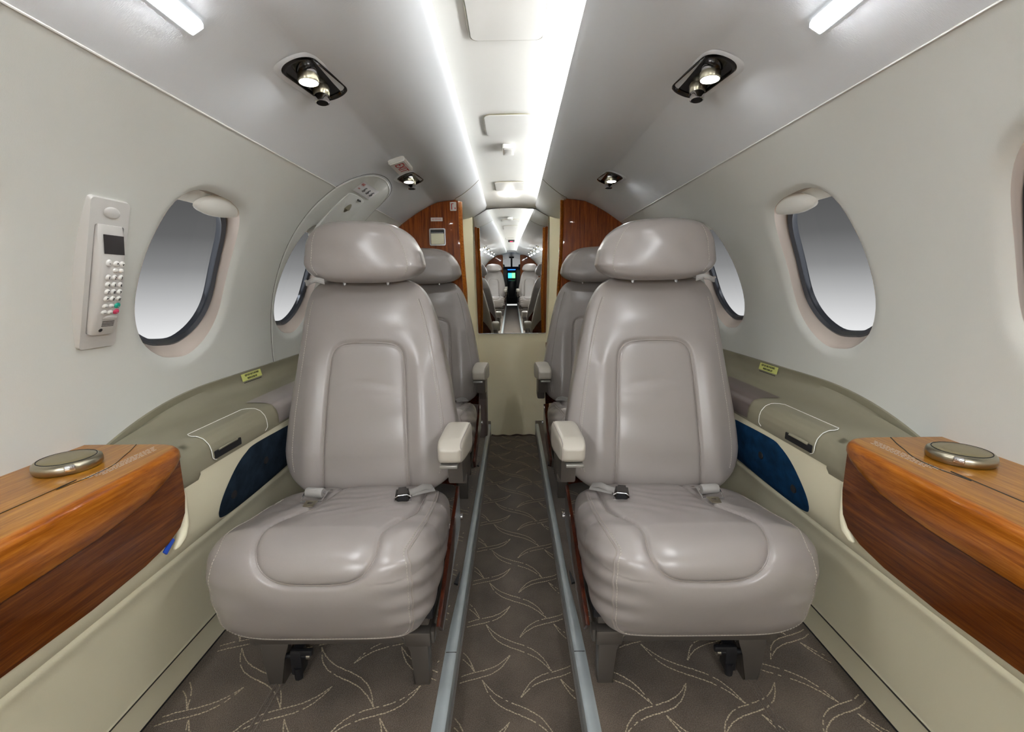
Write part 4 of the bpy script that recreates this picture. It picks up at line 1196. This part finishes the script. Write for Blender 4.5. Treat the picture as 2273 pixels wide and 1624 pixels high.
def L3(p): return (p[0]-SX, p[1]-SY, p[2]-SZ)
def build_seat():
    S = seat_mesh()
    root = empty('cabin_seat', (0, 0, 0)); root['_local'] = 1
    def P(name, g, m, par=None, smooth=True):
        V = np.array(g.V)-np.array((SX, SY, SZ)) if not getattr(g, 'loc', False) else np.array(g.V)
        o = mk(name, V, g.F, None, par or root, smooth, origin=(0, 0, 0), mats=[m] if not isinstance(m, list) else m, fmat=g.M)
        if smooth: autosmooth(o)
        return o
    def S_(name, key_, m, par=None):
        V, F = S[key_]; return mk(name, V, F, m, par or root, True, origin=(0, 0, 0))
    def line(name, pts, r, m, par):
        g = G(); g.tube([tuple(p) for p in pts], r, 6); g.loc = True; return P(name, g, m, par)
    def stitch(name, key_, par, **k):
        g = stitches(*S[key_], **k); g.loc = True; return P(name, g, M['thread'], par, False)
    cu = S_('seat_cushion', 'cushion', M['leather']); line('piping', S['cushion_pipe'], .0016, M['pipe'], cu); stitch('stitching', 'cushion_seam', cu)
    line('edge_welt', S['cushion_edge'][0], .0021, M['pipe'], cu)
    bk = S_('backrest', 'back', M['leather']); line('piping', S['back_pipe'], .0016, M['pipe'], bk); stitch('stitching', 'back_seam', bk); stitch('stitching', 'back_seam2', bk)
    line('edge_welt', S['back_edge'][0], .0016, M['pipe'], bk)
    hd = S_('headrest', 'head', M['leather']); stitch('stitching', 'head_seam', hd); stitch('stitching', 'head_seam2', hd)
    # head rest posts and folded harness end
    for x in (.33, .45):
        g = G(); g.tube([(x, 1.275, .985), (x, 1.275, 1.03)], .005, 10); P('headrest_post', g, M['chrome'])
    g = G(); g.grid(lambda u, v: (.478+.050*u, 1.205-.014*math.sin(u*PI), .996+.014*v+.004*math.sin(u*PI*1.6)), 10, 3); g.tube([(.480, 1.206, .998), (.492, 1.190, 1.004), (.515, 1.196, 1.000), (.530, 1.21, 1.006)], .004, 8, flat=.5)
    P('shoulder_strap_end', g, M['strap'])
    # ---------- shell behind the back
    g = G()
    def shell(u, v):
        z = .42+.50*v; x0 = interp(z, [(.42, .152), (.55, .150), (.92, .215)]); x1 = interp(z, [(.42, .595), (.92, .555)]); y = interp(z, [(.42, 1.22), (.75, 1.275), (.92, 1.300)])
        a = (u-.5)*2; return (x0+(x1-x0)*u, y+.022*(1-a**6)+.002, z)
    g.grid(shell, 26, 16); P('back_shell', g, M['woodx'])
    # ---------- arm rest on the aisle side
    g = G(); Q, F = Q_cube(22); p = sq(Q, 5.5)
    X = np.zeros_like(p); t = (p[:, 1]+1)/2          # 0 front, 1 rear
    X[:, 1] = .955+.165*t; wl = .088+.006*t*0; 
    x0 = .100-.012*t; x1 = .160-.004*t
    X[:, 0] = (x0+x1)/2+p[:, 0]*(x1-x0)/2; zt = .645+.006*t; zb = .592-.02*t
    X[:, 2] = zb+(zt-zb)*(p[:, 2]+1)/2; 
    # front upper edge sloped like a chamfer
    X[:, 2] -= .014*np.clip(1-t/.18, 0, 1)*np.clip(p[:, 2], 0, 1)
    g.add(X, F); ar = P('armrest', g, M['leatherpad'])
    Nn = vnormals(X, F); kn = knn(Q, [(-.9, s, 1) for s in np.linspace(1, -1, 40)]+[(-.9, -1, s) for s in np.linspace(1, -.9, 12)])
    Ls = smooth_line(lay(kn, X), 4)+lay(kn, Nn)*.0005
    g = G(); g.tube([tuple(q) for q in Ls], .0012, 6); P('edge_welt', g, M['pipe'], ar)
    g = G(); g.box((.132, .968, .588), (.040, .028, .008), .002); g.box((.130, 1.04, .586), (.030, .14, .006), .002); P('armrest_plate', g, mat('pewter_plate', srgb(150, 148, 142), .35, .6) if 'plate' not in M else M['plate'], ar)
    g = G()
    g.prism([(.985, .590), (1.12, .590), (1.14, .505), (1.0, .530)], .104, .140, lambda u, v, w: (w, u, v), .004)
    P('armrest_bracket', g, M['metal'], ar)
    g = G(); g.prism([(1.11, .60), (1.20, .60), (1.22, .47), (1.13, .47)], .108, .142, lambda u, v, w: (w, u, v), .006)
    P('armrest_post', g, M['metal'])
    # ---------- base frame
    g = G()
    # aisle side rail, front beam, window side rail, rear beam
    g.tube([(.186, .880, .222), (.184, .95, .234), (.182, 1.12, .256), (.182, 1.25, .272)], .015, 12)
    g.prism([(.872, .205), (.872, .232), (.905, .232), (1.24, .270), (1.24, .235)], .176, .192, lambda u, v, w: (w, u, v), .004)
    g.prism([(.880, .205), (.880, .238), (1.20, .285), (1.20, .235)], .555, .580, lambda u, v, w: (w, u, v), .004)
    g.box((.365, .892, .221), (.40, .028, .030), .003)
    g.box((.202, .886, .2215), (.060, .034, .036), .006)
    g.box((.365, 1.20, .25), (.40, .03, .05), .003)
    g.box((.365, 1.03, .268), (.38, .32, .02), .003)
    bf = P('base_frame', g, M['metal'])
    def leg(x0, x1, y, lean=0, nm='leg'):
        g = G()
        pr = [(x0, .1), (x0-lean*0, .225), (x1+.028*(1 if lean >= 0 else 0), .225), (x1+.012*(1 if lean >= 0 else 0), .207), (x1, .188), (x1, .1)]
        if lean < 0: pr = [(x0-.0, .1), (x0-.004, .17), (x0-.014, .2), (x0-.030, .225), (x1+.012, .225), (x1+.006, .15), (x1, .1)]
        g.prism(pr, y, y+.036, lambda u, v, w: (u, w, v), .004); return P(nm, g, M['metal'])
    leg(.180, .216, .876); leg(.512, .546, .880, -1)
    leg(.180, .216, 1.20); leg(.512, .546, 1.20, -1)
    g = G(); g.box((.483, .90, .150), (.026, .03, .06), .004); g.tube([(.455, .893, .165), (.512, .893, .165)], .006, 10); g.box((.470, .892, .175), (.05, .012, .014), .003); g.tube([(.48, .888, .112), (.48, .888, .14)], .009, 10); P('track_lock', g, M['dark'])
    g = G(); g.tube([(.451, .893, .165), (.459, .893, .165)], .0085, 12); P('lock_bolt', g, M['chrome'])
    # under-seat dark box and wood strip on the aisle side
    g = G(); g.box((.365, 1.04, .283), (.40, .34, .02), .003); P('seat_pan', g, M['dark'])
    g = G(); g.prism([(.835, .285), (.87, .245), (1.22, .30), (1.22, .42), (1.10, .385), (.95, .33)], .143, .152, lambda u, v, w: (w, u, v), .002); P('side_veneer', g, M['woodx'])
    g = G(); g.tube([(.140, 1.20, .335), (.133, 1.20, .335)], .009, 14); P('recline_button', g, M['chrome'])
    # ---------- belt
    g = G(); g.grid(lambda u, v: (.449+.036*v, 1.085-.052*u, .4745+.008*u+.008*math.sin(u*PI)), 10, 4); P('lap_strap', g, M['strap'])
    g = G(); g.lathe([(.0001, -.0215), (.0105, -.0215), (.0118, -.019), (.0118, .019), (.0105, .0215), (.0001, .0215)], (.467, 1.020, .500), 20, axis=(1, .12, 0)); ro = P('strap_roll', g, M['strap'])
    g = G(); g.tube([(.443, 1.012, .4925), (.443, .998, .4885), (.491, .993, .4885), (.492, 1.020, .498)], .0022, 6); g.tube([(.443, 1.018, .5), (.492, 1.025, .5)], .003, 8)
    g.build  # keep
    P('tongue_frame', g, M['chrome'])
    M4 = frame((.463, .983, .4895), (1, 0, 0), (0, 1, .06)); g = G()
    V = []; F = []; po = [(-.013, .012), (.015, .012), (.012, -.014), (-.010, -.014)]; pi2 = [(-.005, .005), (.007, .005), (.006, -.004), (-.004, -.004)]
    for P_, w in ((po, 0), (po, .0022), (pi2, .0022), (pi2, 0)): V += [tuple(M4 @ Vector((a, b, w))) for a, b in P_]
    for a in range(4):
        for k in range(4): F.append((a*4+k, a*4+(k+1) % 4, ((a+1) % 4)*4+(k+1) % 4, ((a+1) % 4)*4+k))
    g.add(V, F); P('belt_tongue', g, M['brushed'], None, False)
    g = G(); g.tube([(.195, 1.085, .482), (.212, 1.065, .492), (.232, 1.045, .490), (.245, 1.030, .492)], .008, 10, flat=.22); g.tube([(.19, 1.08, .478), (.215, 1.055, .484), (.238, 1.035, .486)], .007, 8, flat=.3); P('buckle_strap', g, M['strap'])
    M4 = frame((.256, 1.022, .493), (1, -.25, 0), (.25, 1, .05)); g = G()
    V = []; 
    bmk = bmesh.new(); bmesh.ops.create_cube(bmk, size=1); bmesh.ops.scale(bmk, vec=(.040, .046, .020), verts=bmk.verts)
    for v in bmk.verts:
        if v.co.y > 0: v.co.x *= .8; v.co.z *= .9
        if v.co.z > 0: v.co.x *= .86
    bmesh.ops.bevel(bmk, geom=bmk.edges[:], offset=.005, segments=3, affect='EDGES'); bmesh.ops.transform(bmk, matrix=M4, verts=bmk.verts); g.bm(bmk)
    bu = P('belt_buckle', g, mat('dark_buckle', srgb(70, 66, 62), .25, .8))
    g = G(); g.tube([tuple(M4 @ Vector(q)) for q in ((-.019, -.0235, -.008), (-.0185, -.0235, .004), (-.010, -.0235, .0095), (.010, -.0235, .0095), (.0185, -.0235, .004), (.019, -.0235, -.008))], .0014, 6, closed=True); P('buckle_rim', g, M['chrome'], bu)
    g = G(); g.prism([(-.012, -.006), (.012, -.006), (.012, .002), (.007, .006), (-.007, .006), (-.012, .002)], -.0242, -.020, lambda u, v, w: tuple(M4 @ Vector((u, w, v))), .0006); P('release_slot', g, M['black'], bu)
    return root
def copy_tree(o, parent=None):
    c = o.copy(); COL.objects.link(c)
    if parent is not None: c.parent = parent
    for ch in [x for x in bpy.data.objects if x.parent == o]: copy_tree(ch, c)
    return c
M['plate'] = mat('pewter_plate', srgb(150, 148, 142), .35, .6)
proto = build_seat()
SEATS = [(1, .378, .90, 0, 'grey leather cabin seat nearest the camera on the right of the aisle'),
         (-1, .386, .90, 0, 'grey leather cabin seat nearest the camera on the left of the aisle'),
         (1, .378, 1.80, 0, 'grey leather cabin seat half hidden behind the near right seat'),
         (-1, .386, 1.80, 0, 'grey leather cabin seat half hidden behind the near left seat'),
         (1, .372, -3.7, 1, 'aft-facing grey leather seat seen right of the aisle in the mirror'),
         (-1, .378, -3.7, 1, 'aft-facing grey leather seat seen left of the aisle in the mirror'),
         (-1, .378, -4.7, 1, 'aft-facing grey leather seat furthest forward, behind the left one in the mirror')]
for i, (sx, x, y, rev, lab) in enumerate(SEATS):
    s = proto if i == 0 else copy_tree(proto)
    s.location = (sx*x, y, .10)
    k = sx if not rev else -sx
    s.scale = (k, 1, 1); s.rotation_euler.z = PI if rev else 0
    tag(s, lab, 'seat', 'grey leather cabin seats')

# ------------------------------------------------------------------ forward end, seen only in the mirror
for sx in (-1, 1):
    r = empty('bulkhead', (sx*.5, Y0, .1), 'mahogany forward bulkhead %s of the cockpit entrance, seen in the mirror' % side_name(sx), 'bulkhead')
    P_ = [(.235, .1), (.235, 1.384)]
    top = [(x, z-.001) for x, z in CEILS if x > .262]; arc = [(RW*math.cos(t), ZC+RW*math.sin(t)) for t in np.linspace(TH_SEAM, -.5, 16)[1:]]
    g = G(); g.prism(P_+top+arc+[(.70, .1)], Y0-.03, Y0, lambda u, v, w, sx=sx: (sx*u, w, v)); g.build('veneer_panel', M['woodv'], r)
    g = G(); g.tube([(sx*.232, Y0-.015, .1), (sx*.232, Y0-.015, 1.384)], .018, 10, flat=.4); g.build('edge_band', M['woodh'], r)
# cockpit shell
g = G()
sh = [(math.cos(a), math.sin(a)) for a in np.linspace(-.35, PI+.35, 30)]
g.grid(lambda u, v: (.80*(1-.25*v)*sh[int(round(u*29))][0], Y0-.045-1.285*v, .62+(.84-.12*v)*sh[int(round(u*29))][1]), 30, 10)
o = g.build('wall_cockpit', M['pod']); tag(o, kind='structure')
g = G(); V = [(-.62, Y0-1.33, .05), (.62, Y0-1.33, .05), (.62, Y0-1.33, .98), (-.62, Y0-1.33, .98)]; g.add(V, [(0, 1, 2, 3)]); o = g.build('wall_front', M['dark'], None, False); tag(o, kind='structure')
r = empty('instrument_panel', (0, Y0-1.0, .35), 'dark cockpit instrument panel with glowing screens, seen in the mirror', 'instrument panel')
g = G(); g.prism([(-.55, .45), (.55, .45), (.52, .98), (.3, 1.06), (-.3, 1.06), (-.52, .98)], Y0-1.15, Y0-1.0, lambda u, v, w: (u, w, v), .02); g.build('panel', M['dark'], r)
g = G(); g.box((0, Y0-.92, .50), (.20, .24, .46), .02); g.build('pedestal', M['dark'], r)
g = G(); g.prism([(-.54, .98), (.54, .98), (.3, 1.10), (-.3, 1.10)], Y0-1.16, Y0-.88, lambda u, v, w: (u, w, v), .012); g.build('glareshield', M['black'], r)
for x, mm in ((-.33, 'cyanscr'), (0, 'greenscr'), (.33, 'cyanscr')):
    g = G(); g.box((x, Y0-.996, .86), (.24, .008, .17), .003); bz = g.build('display_bezel', M['dark'], r)
    g = G(); g.box((x-.05, Y0-.990, .86), (.10, .002, .14)); g.build('display_left_half', M['cyanscr'], bz)
    g = G(); g.box((x+.05, Y0-.990, .86), (.09, .002, .14)); g.build('display_right_half', M[mm], bz)
g = G(); g.box((0, Y0-.87, 1.02), (.30, .01, .02)); g.build('button_strip', M['bluescr'], r)
for sx in (-1, 1):
    r = empty('pilot_seat', (sx*.30, Y0-.55, .1), 'dark pilot seat on the %s, seen past the cabin seats in the mirror' % side_name(sx), 'seat')
    g = G(); g.box((sx*.30, Y0-.62, .42), (.40, .40, .12), .04, 3); g.build('seat_cushion', M['dark'], r)
    g = G(); g.box((sx*.30, Y0-.42, .76), (.40, .10, .58), .04, 3); g.build('backrest', M['dark'], r)
    g = G(); g.box((sx*.30, Y0-.42, 1.10), (.24, .08, .12), .03, 3); g.build('headrest', M['dark'], r)
    g = G(); g.box((sx*.30, Y0-.55, .23), (.30, .30, .26), .02); g.build('base', M['dark'], r)
    # windshield pane with black frame between
    po = [(sx*.03, 1.08), (sx*.50, 1.05), (sx*.44, 1.26), (sx*.03, 1.36)]
    wn = empty('window_%d' % (25 if sx < 0 else 26), (sx*.25, Y0-1.30, 1.05), kind='structure')
    g = G(); g.add([(x, Y0-1.30, z) for x, z in po], [(0, 1, 2, 3)]); g.build('pane', M['pane'], wn, False)
g = G(); g.box((0, Y0-1.28, 1.22), (.05, .04, .30), .01); g.box((0, Y0-1.10, 1.36), (.14, .10, .07), .02); o = g.build('trim_13', M['dark']); tag(o, kind='structure')

# ------------------------------------------------------------------ outer skin, so no daylight leaks behind the panels
g = G()
def skin(sx):
    V = []; F = []
    return V, F
for sx in (-1, 1):
    g = G()
    # band below the windows and band above them (windows stay open)
    g.grid(lambda u, v, sx=sx: (sx*(.93*math.cos(-.45+u*.55) if u > .05 else .84), Y0-.1+9.1*v, (ZC+.93*math.sin(-.45+u*.55)) if u > .05 else 0), 16, 4)
    g.grid(lambda u, v, sx=sx: (sx*.93*math.cos(.69+u*.881), Y0-.1+9.1*v, ZC+.93*math.sin(.69+u*.881)), 16, 4)
    o = g.build('wall_outer_'+side_name(sx), M['dark']); tag(o, kind='structure')
g = G(); g.grid(lambda u, v: (-.9+1.8*u, 3.1, .0+1.7*v), 2, 2); o = g.build('wall_aft', M['dark'], None, False); tag(o, kind='structure')

# ------------------------------------------------------------------ world: overcast studio-like daylight, dark above, pale toward the ground
W = bpy.data.worlds.new('outside'); sc.world = W; W.use_nodes = True
N = W.node_tree.nodes; L = W.node_tree.links
tc = N.new('ShaderNodeTexCoord'); sp = N.new('ShaderNodeSeparateXYZ'); L.new(tc.outputs['Generated'], sp.inputs[0])
cr = N.new('ShaderNodeValToRGB'); e = cr.color_ramp.elements
mr = N.new('ShaderNodeMapRange'); mr.inputs[1].default_value = -.14; mr.inputs[2].default_value = .14; L.new(sp.outputs['Z'], mr.inputs[0])
e[0].position = 0; e[0].color = srgb(222, 222, 222); e[1].position = 1; e[1].color = srgb(78, 78, 78)
for p_, c_ in ((.2, 205), (.45, 160), (.62, 120), (.82, 88)):
    k = e.new(p_); k.color = srgb(c_, c_, c_)
L.new(mr.outputs[0], cr.inputs[0]); L.new(cr.outputs[0], N['Background'].inputs[0]); N['Background'].inputs[1].default_value = .35

# ------------------------------------------------------------------ camera
F_PX = 1000.0; PITCH = math.atan(180/F_PX); ROLL = math.radians(-.55)
cam = bpy.data.cameras.new('cam'); co = bpy.data.objects.new('camera', cam); COL.objects.link(co)
cam.sensor_fit = 'HORIZONTAL'; cam.sensor_width = 36; cam.lens = F_PX/2273*36; cam.clip_start = .02
cam.shift_x = -1.2/2273
co.location = (0, 0, .99)
co.rotation_euler = (Matrix.Rotation(PI/2-PITCH, 3, 'X') @ Matrix.Rotation(-ROLL*-1, 3, 'Z')).to_euler()
sc.camera = co
sc.view_settings.view_transform = 'Standard'; sc.view_settings.look = 'None'; sc.view_settings.gamma = 1
sc.view_settings.use_curve_mapping = False; sc.view_settings.exposure = 2.0
sc.cycles.adaptive_threshold = .08; sc.cycles.max_bounces = 8; sc.cycles.diffuse_bounces = 5; sc.cycles.glossy_bounces = 6; sc.cycles.transparent_max_bounces = 10
sc.cycles.sample_clamp_indirect = 6; sc.cycles.use_denoising = True
sc.cycles.caustics_reflective = False; sc.cycles.caustics_refractive = False
for o in bpy.data.objects:
    if '_local' in o: del o['_local']
